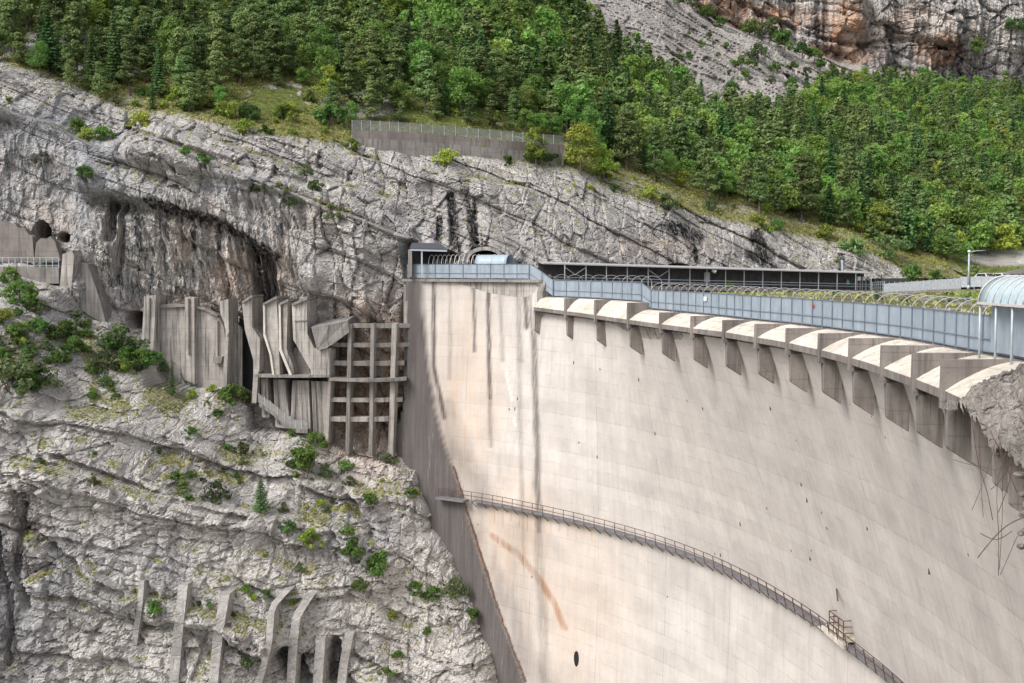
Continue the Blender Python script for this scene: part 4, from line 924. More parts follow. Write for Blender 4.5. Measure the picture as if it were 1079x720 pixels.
# ---- person in green
def person():
    q = shp(893.5); fx, fy, fz = P(893.5, 300, q[1] + .5)[0], q[1] + .6, q[2] - 2.75
    root = empty('person', (fx, fy, fz), 0, 'person in a green jacket and dark trousers standing inside the long shelter', 'person')
    J = {'hip': (0, 0, .92), 'ch': (0, 0, 1.25), 'nk': (0, 0, 1.47), 'hd': (0, -.02, 1.62), 'ht': (0, -.02, 1.74), 'lh': (-.1, 0, .88), 'lk': (-.11, -.02, .48), 'lf': (-.12, .02, .06), 'lt': (-.13, -.16, .03), 'rh': (.1, 0, .88), 'rk': (.12, .0, .48), 'rf': (.13, .04, .06), 'rt': (.14, -.14, .03),
         'ls': (-.19, 0, 1.42), 'le': (-.25, .02, 1.15), 'lw': (-.22, -.1, .92), 'ld': (-.21, -.13, .83), 'rs': (.19, 0, 1.42), 're': (.26, .03, 1.15), 'rw': (.24, -.08, .92), 'rd': (.23, -.11, .83)}
    R = dict(hip=.14, ch=.15, nk=.055, hd=.09, ht=.075, lh=.09, lk=.06, lf=.045, lt=.035, rh=.09, rk=.06, rf=.045, rt=.035, ls=.06, le=.045, lw=.03, ld=.035, rs=.06, re=.045, rw=.03, rd=.035)
    E = ['hip ch', 'ch nk', 'nk hd', 'hd ht', 'hip lh', 'lh lk', 'lk lf', 'lf lt', 'hip rh', 'rh rk', 'rk rf', 'rf rt', 'ch ls', 'ls le', 'le lw', 'lw ld', 'ch rs', 'rs re', 're rw', 'rw rd']
    ks = list(J); me = bpy.data.meshes.new('body'); me.from_pydata([J[k] for k in ks], [tuple(ks.index(v) for v in e_.split()) for e_ in E], [])
    o = bpy.data.objects.new('body', me); COL.objects.link(o); o.parent = root
    md = o.modifiers.new('skin', 'SKIN'); o.modifiers.new('sub', 'SUBSURF').render_levels = 1
    for i, k in enumerate(ks): me.skin_vertices[0].data[i].radius = (R[k], R[k]); 
    me.skin_vertices[0].data[0].use_root = True
    m, t, b = newmat('person_body'); tc = N(t, 'TexCoord'); sx = N(t, 'SeparateXYZ'); t.links.new(tc.outputs['Object'], sx.inputs[0])
    c = mix(t, math_(t, 'GREATER_THAN', sx.outputs[2], .9), (.03, .03, .045), (.03, .28, .16)); c = mix(t, math_(t, 'GREATER_THAN', sx.outputs[2], 1.50), c, (.5, .33, .25)); t.links.new(c, b.inputs['Base Color']); me.materials.append(m)
    bm = bmesh.new(); bmesh.ops.create_icosphere(bm, subdivisions=2, radius=.105, matrix=Matrix.Translation((0, .02, 1.70)) @ Matrix.Scale(.75, 4, (0, 0, 1))); h = bpy.data.meshes.new('hair'); bm.to_mesh(h); bm.free(); link('hair', h, root, simple('hair', (.03, .02, .015)))
person()

# ================================================================== footbridge, lamp post, road, cars on the right
fb = empty('footbridge', (0, 0, 0), 0, 'grey footbridge ramp with mesh railing between the shelter and the lamp post', 'footbridge')
A0, B0 = Vector(P(931, 308, 178)), Vector(P(1012, 304, 160)); mb = MB(); mb.prism([A0, B0, B0 + Vector((1, 2.5, .0)), A0 + Vector((1, 2.5, 0))], (0, 0, -.28)); mb.build('deck', M_cong, fb)
M_rail = simple('railing_mesh', (0.34, 0.37, 0.40), .6, .25, 3)
mb = MB(); mb.prism([A0, B0, B0 + up * 1.35, A0 + up * 1.2], (0, .04, 0)); mb.build('mesh_railing', M_rail, fb)
for q in np.linspace(0, 1, 14): mb = MB(); a = A0.lerp(B0, q) - Vector((0, .05, 0)); mb.beam(a, a + up * 1.4, .07); mb.build('post', M_steel, fb)
r2 = empty('roadside_railing', (0, 0, 0), 0, 'low grey mesh railing running right from the lamp post behind the canopy', 'railing')
A1, B1 = Vector(P(1012, 303, 159)), Vector(P(1095, 300, 152)); mb = MB(); mb.prism([A1, B1, B1 + up * 1.1, A1 + up * 1.35], (0, .04, 0)); mb.build('mesh_panel', M_rail, r2)
for q in np.linspace(0, 1, 12): mb = MB(); a = A1.lerp(B1, q); mb.beam(a - up * .3, a + up * 1.4, .07); mb.build('post', M_steel, r2)
r3 = empty('path_railing', (0, 0, 0), 0, 'thin see-through wire railing joining the shelter end to the footbridge', 'railing')
A2, B2 = Vector(P(919, 307, 200)), Vector(P(932, 307, 180))
for q in np.linspace(0, 1, 7): mb = MB(); a = A2.lerp(B2, q); mb.beam(a, a + up * 1.5, .06); mb.build('post', M_steel, r3)
mb = MB(); [mb.beam(A2 + up * h_, B2 + up * h_, .04) for h_ in (.5, 1, 1.45)]; mb.build('wire', M_steel, r3)
lpn = P(1020.5, 300, 158); tp = P(1020.5, 266, 158)
lamp = empty('street_lamp', (lpn[0], lpn[1], lpn[2] - .6), 0, 'tall grey street lamp with one arm reaching right, beside the footbridge', 'street lamp')
o_ = Vector(lamp.location); T = Vector(tp) - o_
mb = MB(); mb.tube([(0, 0, 0), (0, 0, T.z)], .14, 8, .11); mb.tube([(0, 0, 0), (0, 0, .5)], .2, 8); mb.build('pole', M_steel, lamp, True)
mb = MB(); mb.tube([(0, 0, T.z - .1), (.6, -.1, T.z + .15), (2.1, -.2, T.z + .25)], .06, 6); mb.build('arm', M_steel, lamp, True)
mb = MB(); mb.box((2.3, -.2, T.z + .12), (.55, .35, .42)); mb.tube([(2.3, -.2, T.z - .1), (2.3, -.2, T.z - .25)], .14, 8, .05); mb.build('lamp_head', M_dark, lamp, bevel=.05)
mb = MB(); mb.tube([(0, 0, T.z), (0, 0, T.z + .28)], .22, 10, .14); mb.build('cap', M_wht, lamp, True)
# road bank rising to the right
mb = MB()
for k in range(12):
    q0, q1 = k / 12, (k + 1) / 12
    def rp(q, off): return P(1035 + 120 * q, 291 - 24 * q ** 1.1, 190 + 10 * q + off)
    a, b = rp(q0, 0), rp(q1, 0); c, d = rp(q1, 5), rp(q0, 5); mb.add([a, b, (c[0], c[1], b[2]), (d[0], d[1], a[2]), (a[0], a[1], a[2] - 3), (b[0], b[1], b[2] - 3)], [(0, 1, 2, 3), (4, 5, 1, 0)])
tag(mb.build('road', simple('gravel', (.33, .30, .28), .95, .25, 3, bmp=.3)), kind='structure')
pk_ = MB(); a, b = P(1030, 300, 163), P(1180, 300, 150); pk_.add([(a[0], a[1], -2.75), (b[0], b[1], -2.75), (b[0] + 3, b[1] + 22, -2.45), (a[0] + 3, a[1] + 22, -2.45)], [(0, 1, 2, 3)]); tag(pk_.build('parking_area', simple('asphalt', (.10, .10, .10), .95)), kind='structure')
M_glass, t_, b_ = newmat('car_glass'); b_.inputs['Base Color'].default_value = (.03, .035, .04, 1); b_.inputs['Roughness'].default_value = .05; b_.inputs['Specular IOR Level'].default_value = 1
M_tyre = simple('tyre', (.02, .02, .02), .9); M_alloy = simple('alloy', (.5, .5, .5), .3, .1, 2, .8); M_hl = simple('headlight_glass', (.8, .8, .8), .1); M_tl = simple('tail_light', (.3, .02, .02), .3)
def car(loc, rz, col, label):
    root = empty('parked_car', loc, rz, label, 'car', 'cars parked behind the canopy')
    m, t, b = newmat('car_paint'); b.inputs['Base Color'].default_value = col + (1,); b.inputs['Roughness'].default_value = .3; b.inputs['Coat Weight'].default_value = .5
    prof = [(-2.1, .35), (-2.15, .75), (-2.0, .95), (-1.75, 1.35), (-1.3, 1.46), (0.2, 1.46), (.95, 1.0), (1.9, .85), (2.1, .65), (2.1, .35)]
    def loft(prof, w0, w1):
        vs = []; n = len(prof)
        for y in (-1, 1):
            for x, z in prof: w_ = w0 if z < 1.0 else w0 - (z - 1.0) * w1; vs.append((x, y * w_, z))
        return vs, [tuple(range(n))[::-1], tuple(range(n, 2 * n))] + [(i, (i + 1) % n, (i + 1) % n + n, i + n) for i in range(n)]
    mb = MB(); mb.add(*loft(prof, .88, .42)); mb.build('body', m, root, bevel=.05)
    for nm, poly in (('windscreen', [(.3, 1.42), (.92, 1.04)]), ('rear_window', [(-1.68, 1.40), (-1.93, 1.04)])):
        mb = MB(); (x0, z0), (x1, z1) = poly; s_ = 1 if x1 > 0 else -1; mb.add([(x0 + s_ * .05, -.62, z0), (x0 + s_ * .05, .62, z0), (x1 + s_ * .06, .76, z1), (x1 + s_ * .06, -.76, z1), (x0, -.62, z0 - .05), (x0, .62, z0 - .05), (x1, .76, z1 - .05), (x1, -.76, z1 - .05)], [(0, 1, 2, 3), (7, 6, 5, 4), (0, 4, 5, 1), (1, 5, 6, 2), (2, 6, 7, 3), (3, 7, 4, 0)]); mb.build(nm, M_glass, root)
    for y in (-1, 1):
        mb = MB(); q = [(-1.6, y * .905, 1.02), (.7, y * .905, 1.02), (.2, y * .76, 1.38), (-1.4, y * .76, 1.38)]; mb.prism(q, (0, -y * .04, 0)); mb.build('side_window', M_glass, root)
        mb = MB(); mb.box((2.1, y * .6, .7), (.08, .36, .16)); mb.build('headlight', M_hl, root, bevel=.02); mb = MB(); mb.box((-2.13, y * .65, .85), (.08, .3, .18)); mb.build('tail_light', M_tl, root, bevel=.02)
        for x in (-1.3, 1.3):
            mb = MB(); mb.tube([(x, y * .72, .33), (x, y * .92, .33)], .33, 16); w_ = mb.build('wheel', M_tyre, root); mb = MB(); mb.tube([(x, y * .9, .33), (x, y * .935, .33)], .2, 12); mb.build('rim', M_alloy, w_)
for x, Y, c_, l_ in ((1054, 163, (.55, .56, .58), 'silver parked car nearest the lamp post, roof showing behind the canopy'), (1072, 161, (.62, .63, .64), 'pale grey parked car, middle of the row behind the canopy'), (1092, 160, (.12, .14, .18), 'dark parked car at the right edge, last of the row behind the canopy')):
    p_ = P(x, 295, Y); car((p_[0], p_[1] + 4, -2.6), math.radians(-78), c_, l_)
# ================================================================== CONCRETE WORKS ON THE LEFT CLIFF
def poly(mb, pts, Y, depth, Yf=None, skew=0.0):
    mb.prism([P(x, y, (Yf(x, y) if Yf else Y)) for x, y in pts], (skew, depth, 0))
def thing_poly(name, parts, label, cat, mat=None, group=None):
    """parts: (part name, polygon, Y, depth, skew, material)"""
    if len(parts) == 1:
        nm, pts, Y, d, sk, mt = parts[0]; mb = MB(); poly(mb, pts, Y, d, None, sk); return tag(mb.build(name, mt), label, cat, group)
    root = empty(name, (0, 0, 0), 0, label, cat, group)
    for nm, pts, Y, d, sk, mt in parts: mb = MB(); poly(mb, pts, Y, d, None, sk); mb.build(nm, mt, root)
    return root
MC = M_con; MG = M_cong
thing_poly('concrete_pillar', [('shaft', [(152, 312), (164, 311), (161, 385), (148, 383)], 162.8, 3, .6, MC), ('rib', [(157, 314), (158.5, 314), (156.5, 360), (155, 360)], 162.6, .3, 0, MG)], 'pale square concrete pillar left of the broad wall, beside the dark hole in the rock', 'pillar')
thing_poly('retaining_wall', [('face', [(163, 323), (180, 321), (196, 322), (214, 325), (229, 333), (236, 345), (238, 365), (238, 425), (215, 420), (190, 410), (158, 400)], 164.2, 2.5, 0, MC), ('pilaster', [(224, 338), (229, 338), (229, 380), (222, 380)], 163.8, .6, .2, MC), ('bracket', [(224, 376), (234, 376), (233, 383), (225, 383)], 163.0, 1.2, 0, MG), ('coping', [(163, 322), (181, 320), (197, 321), (215, 324), (230, 332), (229, 334), (214, 326.5), (196, 323.5), (163, 325)], 163.8, 1, 0, MG)], 'broad pale streaked concrete wall under the cliff, between two pillars', 'retaining wall')
thing_poly('concrete_pillar', [('shaft', [(195, 313), (204.5, 314), (205, 405), (194, 400)], 163.3, 1.5, .4, MC), ('rib', [(198, 315), (199.5, 315), (199.5, 374), (198, 374)], 163.1, .3, 0, M_pier)], 'pale concrete pillar standing against the middle of the broad streaked wall', 'pillar')
thing_poly('buttress', [('upper_blade', [(231, 318), (240.5, 315), (241, 350), (239, 355), (236, 340), (232, 330)], 161.8, 3.5, .5, MC), ('lower_leg', [(238, 348), (241, 350), (238, 425), (233, 425), (236.5, 370)], 161.9, 3.3, .5, MC)], 'slender pale buttress with a narrow angled leg, first right of the broad wall', 'buttress', group='buttresses under the cliff')
thing_poly('curved_wall', [('face', [(241, 335), (247, 339), (254, 346), (254, 425), (239, 425)], 164, 2, 0, MC), ('edge', [(253, 346), (255, 348), (255, 422), (253, 422)], 163.7, .6, 0, MG)], 'narrow pale wall with a curved top between the first two buttresses', 'wall')
thing_poly('dark_backing_panel', [('void', [(252, 335), (268, 345), (272, 410), (252, 410)], 165.0, .3, 0, M_dark)], 'flat black panel in the recess between the curved wall and the second buttress', 'recess')
thing_poly('buttress', [('blade', [(255, 318), (265, 312), (265.5, 345), (274, 357), (273, 392), (267, 380), (258, 348)], 161.2, 4, .7, MC), ('leg', [(267, 378), (273, 378), (270, 425), (265, 425), (267, 395)], 161.4, 3.6, .7, MC), ('cap', [(254.5, 318), (265, 311), (266, 313), (255.5, 320)], 160.9, 4, .7, MG)], 'tall pale tapering buttress beside the deep black recess', 'buttress', group='buttresses under the cliff')
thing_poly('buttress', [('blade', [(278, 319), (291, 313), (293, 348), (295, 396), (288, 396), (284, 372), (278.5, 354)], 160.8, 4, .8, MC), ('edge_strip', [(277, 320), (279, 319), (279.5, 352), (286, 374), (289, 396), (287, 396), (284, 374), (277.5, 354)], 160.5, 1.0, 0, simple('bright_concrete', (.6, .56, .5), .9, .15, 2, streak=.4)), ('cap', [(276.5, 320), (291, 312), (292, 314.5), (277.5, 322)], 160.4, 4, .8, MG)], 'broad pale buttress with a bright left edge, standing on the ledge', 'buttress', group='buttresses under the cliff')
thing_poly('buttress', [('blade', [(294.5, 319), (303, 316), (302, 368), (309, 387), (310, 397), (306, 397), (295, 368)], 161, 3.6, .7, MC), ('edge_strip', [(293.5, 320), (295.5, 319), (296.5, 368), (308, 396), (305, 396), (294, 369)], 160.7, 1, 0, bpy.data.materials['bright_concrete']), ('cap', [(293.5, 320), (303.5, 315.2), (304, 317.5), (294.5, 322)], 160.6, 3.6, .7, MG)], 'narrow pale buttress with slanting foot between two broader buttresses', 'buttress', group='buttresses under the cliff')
thing_poly('buttress', [('blade', [(307.5, 320), (323, 314), (324, 352), (331, 367), (347, 367), (347, 398), (328, 398), (327, 390), (309, 358)], 160.5, 4.2, .7, MC), ('cap', [(307, 320), (323.5, 313), (324, 315.5), (308, 322.5)], 160.1, 4.2, .7, MG), ('seam', [(310, 338), (324, 337), (324, 338), (310, 339)], 160.35, .4, 0, MG)], 'largest pale buttress, joining the concrete frame on its right', 'buttress', group='buttresses under the cliff')
thing_poly('concrete_wall', [('leg', [(310, 366), (321, 370), (328, 398), (310, 398)], 162.8, 2, .3, MG)], 'short grey wall leaning behind the foot of the largest buttress', 'wall')
thing_poly('concrete_wall', [('leg', [(272, 362), (279, 356), (285, 380), (286, 398), (274, 398)], 163, 2, .3, MG)], 'short grey wall behind the broad buttress with the bright edge', 'wall')
mb = MB(); mb.prism([P(328, 345, 160), P(348, 342, 160.2), (P(366, 338, 161)), P(368, 350, 161), P(352, 362, 160.3), P(344, 367, 160), P(334, 369, 159.8)], (.6, 4.5, .6)); tag(mb.build('concrete_apron', MG), 'dark grey sagging concrete apron above the left side of the frame', 'apron')
thing_poly('dark_backing_panel', [('void', [(275, 348), (330, 352), (330, 398), (275, 398)], 164.9, .3, 0, M_dark)], 'flat black panel across the gaps behind the feet of the three buttresses left of the apron', 'recess')
# frame
def Yfr(x): return float(np.interp(x, [262, 345, 390, 432], [161.0, 161.2, 161.8, 163.6]))
fr = empty('retaining_grid', (0, 0, 0), 0, 'grid of weathered concrete columns and beams bolted to the cliff beside the dam', 'retaining grid')
def curvebeam(x0, x1, y0, sag, th, mt, root, d=1.0, off=0.0, name='beam', n=9):
    mb = MB(); top = []; bot = []
    for q in np.linspace(0, 1, n):
        x = x0 + (x1 - x0) * q; y = y0 + .4 * sag * (4 * q * (1 - q)) ; top.append(P(x, y, Yfr(x) + off)); bot.append(P(x, y + th, Yfr(x) + off))
    for i in range(n - 1): mb.prism([top[i], top[i + 1], bot[i + 1], bot[i]], (0.1, d, 0))
    return mb.build(name, mt, root)
for x0, x1, y, sg, th in ((368, 432, 341, 1, 4.5), (350, 432, 361, 1.5, 4.5), (347, 426, 380, 1.5, 5), (347, 424, 419, 1.2, 4.5), (347, 412, 439, 1.5, 5)):
    curvebeam(x0, x1, y, sg, th, MG if y < 415 else MC, fr, 1.3, .35)
for (xa, ya, xb, yb, wd, mt) in ((368.5, 342, 365.8, 479, 3.8, MG), (392.5, 341, 390.2, 481, 3.9, MG), (415.5, 341, 411.3, 482, 5.2, MC), (348.5, 368, 344, 468, 3, MC)):
    mb = MB(); poly(mb, [(xa - wd / 2, ya), (xa + wd / 2, ya), (xb + wd / 2, yb), (xb - wd / 2, yb)], Yfr(xa) - .1, 1.7, None, .3); mb.build('column', mt, fr)
lg = empty('concrete_ledge', (0, 0, 0), 0, 'long thin concrete ledge running from the buttresses across the frame to the dam', 'ledge')
curvebeam(268, 347, 395, 1.5, 2.6, MG, lg, 4, -1.0, 'slab'); curvebeam(347, 428, 398, 4, 3.2, MG, lg, 3, -1.0, 'slab')
# walls under the ledge
for poly_, lab in (([(275, 399), (281, 399), (284, 440), (276, 440)], 'leftmost grey pier under the thin concrete ledge'), ([(288, 400), (300, 400), (306, 452), (290, 450)], 'second grey pier from the left under the thin concrete ledge'), ([(308, 401), (325, 401), (328, 472), (305, 470)], 'third grey pier from the left under the ledge, pale and streaked'), ([(328, 402), (347, 402), (346, 482), (331, 480)], 'widest fluted grey pier under the ledge, against the frame')):
    Y0 = 162.2
    thing_poly('concrete_pier', [('shaft', poly_, Y0, 2.5, .5, MC), ('flute', [(poly_[0][0] + 2, poly_[0][1] + 1), (poly_[0][0] + 4, poly_[0][1] + 1), (poly_[3][0] + 4, poly_[3][1] - 3), (poly_[3][0] + 2, poly_[3][1] - 3)], Y0 - .25, .5, .1, MG)], lab, 'pier', group='piers under the ledge')
thing_poly('dark_backing_panel', [('void', [(273, 399), (330, 401), (330, 440), (300, 428), (273, 416)], 165.2, .3, 0, M_dark)], 'flat black panel across the gap behind the piers under the ledge', 'recess')
# stair with railing
stt = empty('rock_stair', (0, 0, 0), 0, 'grey stairway with a mesh railing descending at the foot of the piers', 'stairs')
SP_ = [(273, 424), (285, 432), (300, 444), (312, 452), (324, 453)]
pp = [Vector(P(x, y, 160.6)) for x, y in SP_]
mb = MB(); [mb.prism([a, b, b - up * .5, a - up * .5], (0, 2, 0)) for a, b in zip(pp[:-1], pp[1:])]; mb.build('steps', MG, stt)
mb = MB(); [mb.prism([a, b, b + up * 1.1, a + up * 1.1], (0, .05, 0)) for a, b in zip(pp[:-1], pp[1:])]; mb.build('mesh_railing', simple('old_mesh', (.25, .235, .22), .8, .3), stt)
for a, b in zip(pp[:-1], pp[1:]):
    for q in (0, .5): c = a.lerp(b, q); mb = MB(); mb.beam(c, c + up * 1.2, .09); mb.build('post', M_steel, stt)
# slanting pillar and facing at the far left, wall with cave, railing
thing_poly('rock_buttress', [('pillar', [(66, 268), (76, 264), (78, 270), (74, 318), (62, 312)], 159.5, 4, .4, MC), ('facing', [(74, 275), (92, 278), (97, 292), (104, 312), (112, 342), (96, 334), (74, 318)], 160.8, 3, .4, MG)], 'brownish concrete pillar and slanting facing at the foot of the left cliff', 'buttress')
thing_poly('gallery_wall', [('left_face', [(-40, 240), (-14, 236), (-6, 239), (2, 233), (9, 236), (15, 235), (19, 240), (26, 241), (30, 247), (34, 249), (36, 275), (-40, 275)], 164.2, 1.5, 0, M_pier), ('right_face', [(38, 256), (43, 251), (48, 252), (53, 249), (58, 255), (64, 275), (36, 275)], 163.6, 1.5, 0, M_pier)], 'dark stained wall under the overhang at the left edge, behind a white railing', 'wall')
rl = empty('gallery_railing', (0, 0, 0), 0, 'pale grey railing along the ledge at the left edge, above the shrubs', 'railing')
ra, rb = Vector(P(-30, 281, 159)), Vector(P(62, 281, 159.5))
for h_ in (.15, .6, 1.15): mb = MB(); mb.beam(ra + up * h_, rb + up * h_, .06); mb.build('rail', M_steel, rl)
for q in np.linspace(0, 1, 15): c = ra.lerp(rb, q); mb = MB(); mb.beam(c - up * .2, c + up * 1.2, .08); mb.build('post', M_steel, rl)
mb = MB(); mb.prism([ra, rb, rb - up * 2.2, ra - up * 2.2], (0, 2.5, 0)); tag(mb.build('ledge_wall', MG), 'low grey wall carrying the pale railing at the left edge', 'wall')
# retaining wall at the top with its fence
tw = [(371, 137, 183), (420, 139, 185), (480, 143.5, 188), (540, 149, 191), (594, 153, 195)]
rw = empty('retaining_wall', (0, 0, 0), 0, 'long grey concrete retaining wall at the edge of the wood, high above the dam', 'retaining wall')
mb = MB()
for (x0, y0, a0), (x1, y1, a1) in zip(tw[:-1], tw[1:]): mb.prism([P(x0, y0, a0 - .3), P(x1, y1, a1 - .3), P(x1, y1 + 27 - (x1 - 371) * .03, a1 - .3), P(x0, y0 + 27 - (x0 - 371) * .03, a0 - .3)], (0, 2.5, 0))
mb.build('wall_face', M_pier, rw)
mb = MB()
for (x0, y0, a0), (x1, y1, a1) in zip(tw[:-1], tw[1:]): mb.prism([P(x0, y0 + 9, a0 - .9), P(x1, y1 + 9, a1 - .9), P(x1, y1 + 30 - (x1 - 371) * .035, a1 - .9), P(x0, y0 + 30 - (x0 - 371) * .035, a0 - .9)], (0, .5, 0))
mb.build('lower_step', M_cong, rw)
wf = empty('wire_fence', (0, 0, 0), 0, 'thin grey wire fence on top of the long retaining wall at the wood edge', 'fence')
m_, t_, b_ = newmat('thin_netting'); b_.inputs['Base Color'].default_value = (.24, .25, .25, 1); tr_ = N(t_, 'BsdfTransparent'); mx2 = N(t_, 'MixShader'); mx2.inputs[0].default_value = .38
t_.links.new(tr_.outputs[0], mx2.inputs[1]); t_.links.new(b_.outputs[0], mx2.inputs[2]); t_.links.new(mx2.outputs[0], t_.nodes['Material Output'].inputs[0])
for (x0, y0, a0), (x1, y1, a1) in zip(tw[:-1], tw[1:]):
    A, B = Vector(P(x0, y0, a0 + .1)), Vector(P(x1, y1, a1 + .1)); mb = MB(); mb.prism([A - up * .1, B - up * .1, B + up * 1.45, A + up * 1.45], (0, .02, 0)); mb.build('mesh_panel', m_, wf)
    for q in np.linspace(0, 1, 5, endpoint=False): c = A.lerp(B, q); mb = MB(); mb.beam(c - up * .3, c + up * 1.5, .06); mb.build('post', M_steel, wf)
# ribs down the lower rock
M_ribc = rock_material('rib_concrete', (.50, .475, .455), (.33, .31, .30), (.4, .3, .2), ((.1, .1, .04), (.2, .18, .07)), .4)
RIBS = [([(149, 612), (147, 640), (141, 680)], 6, 'short faint concrete rib, leftmost of the row down the lower rock'), ([(193, 616), (188, 660), (181, 740)], 10, 'second concrete rib from the left down the lower rock, straight and tapering'), ([(237, 626), (230, 665), (222, 745)], 10, 'third concrete rib from the left down the lower rock, beside the dark ferny patch'),
        ([(303, 622), (286, 640), (283, 680), (266, 745)], 7, 'bent concrete rib, fourth from the left, curving left as it drops'), ([(326, 628), (312, 650), (308, 690), (305, 745)], 9, 'bent concrete rib, fifth from the left, its top hooked to the right'), ([(338, 672), (336, 700), (333, 745)], 10, 'straight concrete rib beside the black cleft, sixth from the left'), ([(368, 668), (362, 700), (357, 745)], 9, 'rightmost concrete rib on the lower rock, right of the black cleft')]
for pts, wd, lab in RIBS:
    mb = MB(); n = 14; seg = []
    L = np.r_[0, np.cumsum([math.dist(a, b) for a, b in zip(pts[:-1], pts[1:])])]
    for q in np.linspace(0, L[-1], n): seg.append((np.interp(q, L, [p_[0] for p_ in pts]), np.interp(q, L, [p_[1] for p_ in pts])))
    ys = [min(hit(x + d, y).y for d in (-wd / 2, 0, wd / 2)) for x, y in seg]
    ys = np.array(ys); ys = np.minimum(ys, np.minimum(np.r_[ys[1:], ys[-1]], np.r_[ys[0], ys[:-1]]))
    ys = np.convolve(np.pad(ys, 2, 'edge'), np.ones(5) / 5, 'valid')
    vs = []
    for (x, y), yy_ in zip(seg, ys):
        a = Vector(P(x - wd / 2, y, yy_ - .06)); b = Vector(P(x + wd / 2, y, yy_ - .06)); vs += [a, b, b + Vector((.2, 2.5, 0)), a + Vector((-.2, 2.5, 0))]
    fs = [(i * 4 + k, i * 4 + (k + 1) % 4, i * 4 + 4 + (k + 1) % 4, i * 4 + 4 + k) for i in range(n - 1) for k in range(4)] + [(0, 1, 2, 3), (n * 4 - 1, n * 4 - 2, n * 4 - 3, n * 4 - 4)]
    mb.add(vs, fs); tag(mb.build('concrete_rib', M_ribc), lab, 'rib', 'concrete ribs down the lower rock')

# ================================================================== rubble and bent bars at the right end
def rock_blob(mb, c, r, seed, sub=2):
    bm = bmesh.new(); bmesh.ops.create_icosphere(bm, subdivisions=sub, radius=1); rn = random.Random(seed)
    sc = Vector((rn.uniform(.7, 1.3), rn.uniform(.7, 1.3), rn.uniform(.5, 1))) * r; ax = [(Vector((rn.uniform(-1, 1), rn.uniform(-1, 1), rn.uniform(-1, 1))).normalized(), rn.uniform(.45, .85)) for _ in range(9)]
    for v in bm.verts:
        for a, d in ax:
            k = v.co.dot(a)
            if k > d: v.co -= a * (k - d)
        v.co = Vector((v.co.x * sc.x, v.co.y * sc.y, v.co.z * sc.z)) + Vector(c)
    bm.verts.index_update(); mb.add([v.co[:] for v in bm.verts], [[v.index for v in f.verts] for f in bm.faces]); bm.free()
M_rub = simple('broken_concrete', (.27, .245, .225), .95, .75, 1.2, bmp=.8)
rn = random.Random(12); sR0 = s_at(1040, -5.2)
mb = MB(); sv = np.arange(sR0 + 5.0, sR0 + 26, .12); rv = np.linspace(0, 1, 90); SV, RV = np.meshgrid(sv, rv)
LWv = np.array([lipw(q) for q in sv])[None]; LZv = np.array([lipz(q) for q in sv])[None]
edge_n = .35 * fbm(SV / 1.6, RV * 3, SV * 0, 3, 71) + .1
n1_ = voro((SV / .7).astype(np.float32), (RV * 6).astype(np.float32), (SV * 0).astype(np.float32), 73); n2_ = voro((SV / .28).astype(np.float32), (RV * 15).astype(np.float32), (SV * 0 + 3).astype(np.float32), 77)
grow = sst(0, 4, SV - sR0 - 5.0 - 3.0 * (1 - RV) - 1.5 * fbm(SV / 2, RV * 4, SV * 0, 3, 79))
rr_ = .5 + RV * (LWv - .25); drop = np.clip((RV - .88) / .12, 0, 1)
zz_ = -4.7 + (LZv + .42 + 4.7) * RV ** 1.75 + grow * (.12 + .45 * n1_[2] - .25 * (1 - sst(0, .15, n1_[1] - n1_[0])) + .22 * n2_[2] + .2 * fbm(SV / .8, RV * 5, SV * 0, 3, 80)) - (1 - grow) * .3 - drop ** 1.5 * (.5 + 1.3 * np.clip(fbm(SV / 3.2, SV * 0, SV * 0, 3, 81) + .3, 0, 1))
rr_ = rr_ + grow * .25 * (n1_[2] - .3) + .18 * drop * grow
xx_ = np.zeros_like(SV); yy_ = np.zeros_like(SV)
for j, q in enumerate(sv):
    for i in range(len(rv)): xx_[i, j], yy_[i, j] = dpt(q, rr_[i, j])
id_ = np.arange(SV.size).reshape(SV.shape); Qr = np.stack([id_[:-1, :-1], id_[:-1, 1:], id_[1:, 1:], id_[1:, :-1]], -1).reshape(-1, 4)
M_rub = rock_material('broken_concrete', (.50, .46, .42), (.20, .18, .165), (.4, .3, .2), ((.1, .1, .04), (.2, .18, .07)))
rme = npmesh('rubble', np.stack([xx_, yy_, zz_], -1).reshape(-1, 3), Qr, False, {'paint': np.stack([0 * SV + .3, 0 * SV, .35 + 0 * SV], -1).reshape(-1, 3), 'paint2': np.zeros((SV.size, 3))})
tag(link('rubble', rme, None, M_rub), kind='stuff')
BARS = [([(1024, 440), (1030, 490), (1040, 515), (1046, 548)], .045), ([(1032, 446), (1033, 500), (1036, 545)], .03), ([(1060, 476), (1048, 510), (1053, 560), (1052, 607)], .035), ([(1054, 465), (1058, 520), (1053, 600)], .03), ([(1079, 545), (1060, 553), (1044, 570), (1030, 588)], .06), ([(1066, 560), (1050, 572), (1033, 562)], .045), ([(1072, 565), (1062, 588), (1054, 606)], .035),
        ([(1044, 455), (1060, 490), (1072, 520)], .05), ([(1050, 462), (1040, 500), (1024, 538)], .03), ([(1062, 470), (1054, 500), (1040, 492), (1020, 490), (1004, 484)], .025), ([(1064, 474), (1068, 500), (1052, 540)], .04), ([(1002, 438), (1020, 442), (1044, 450)], .02), ([(1070, 480), (1056, 506), (1044, 516)], .04)]
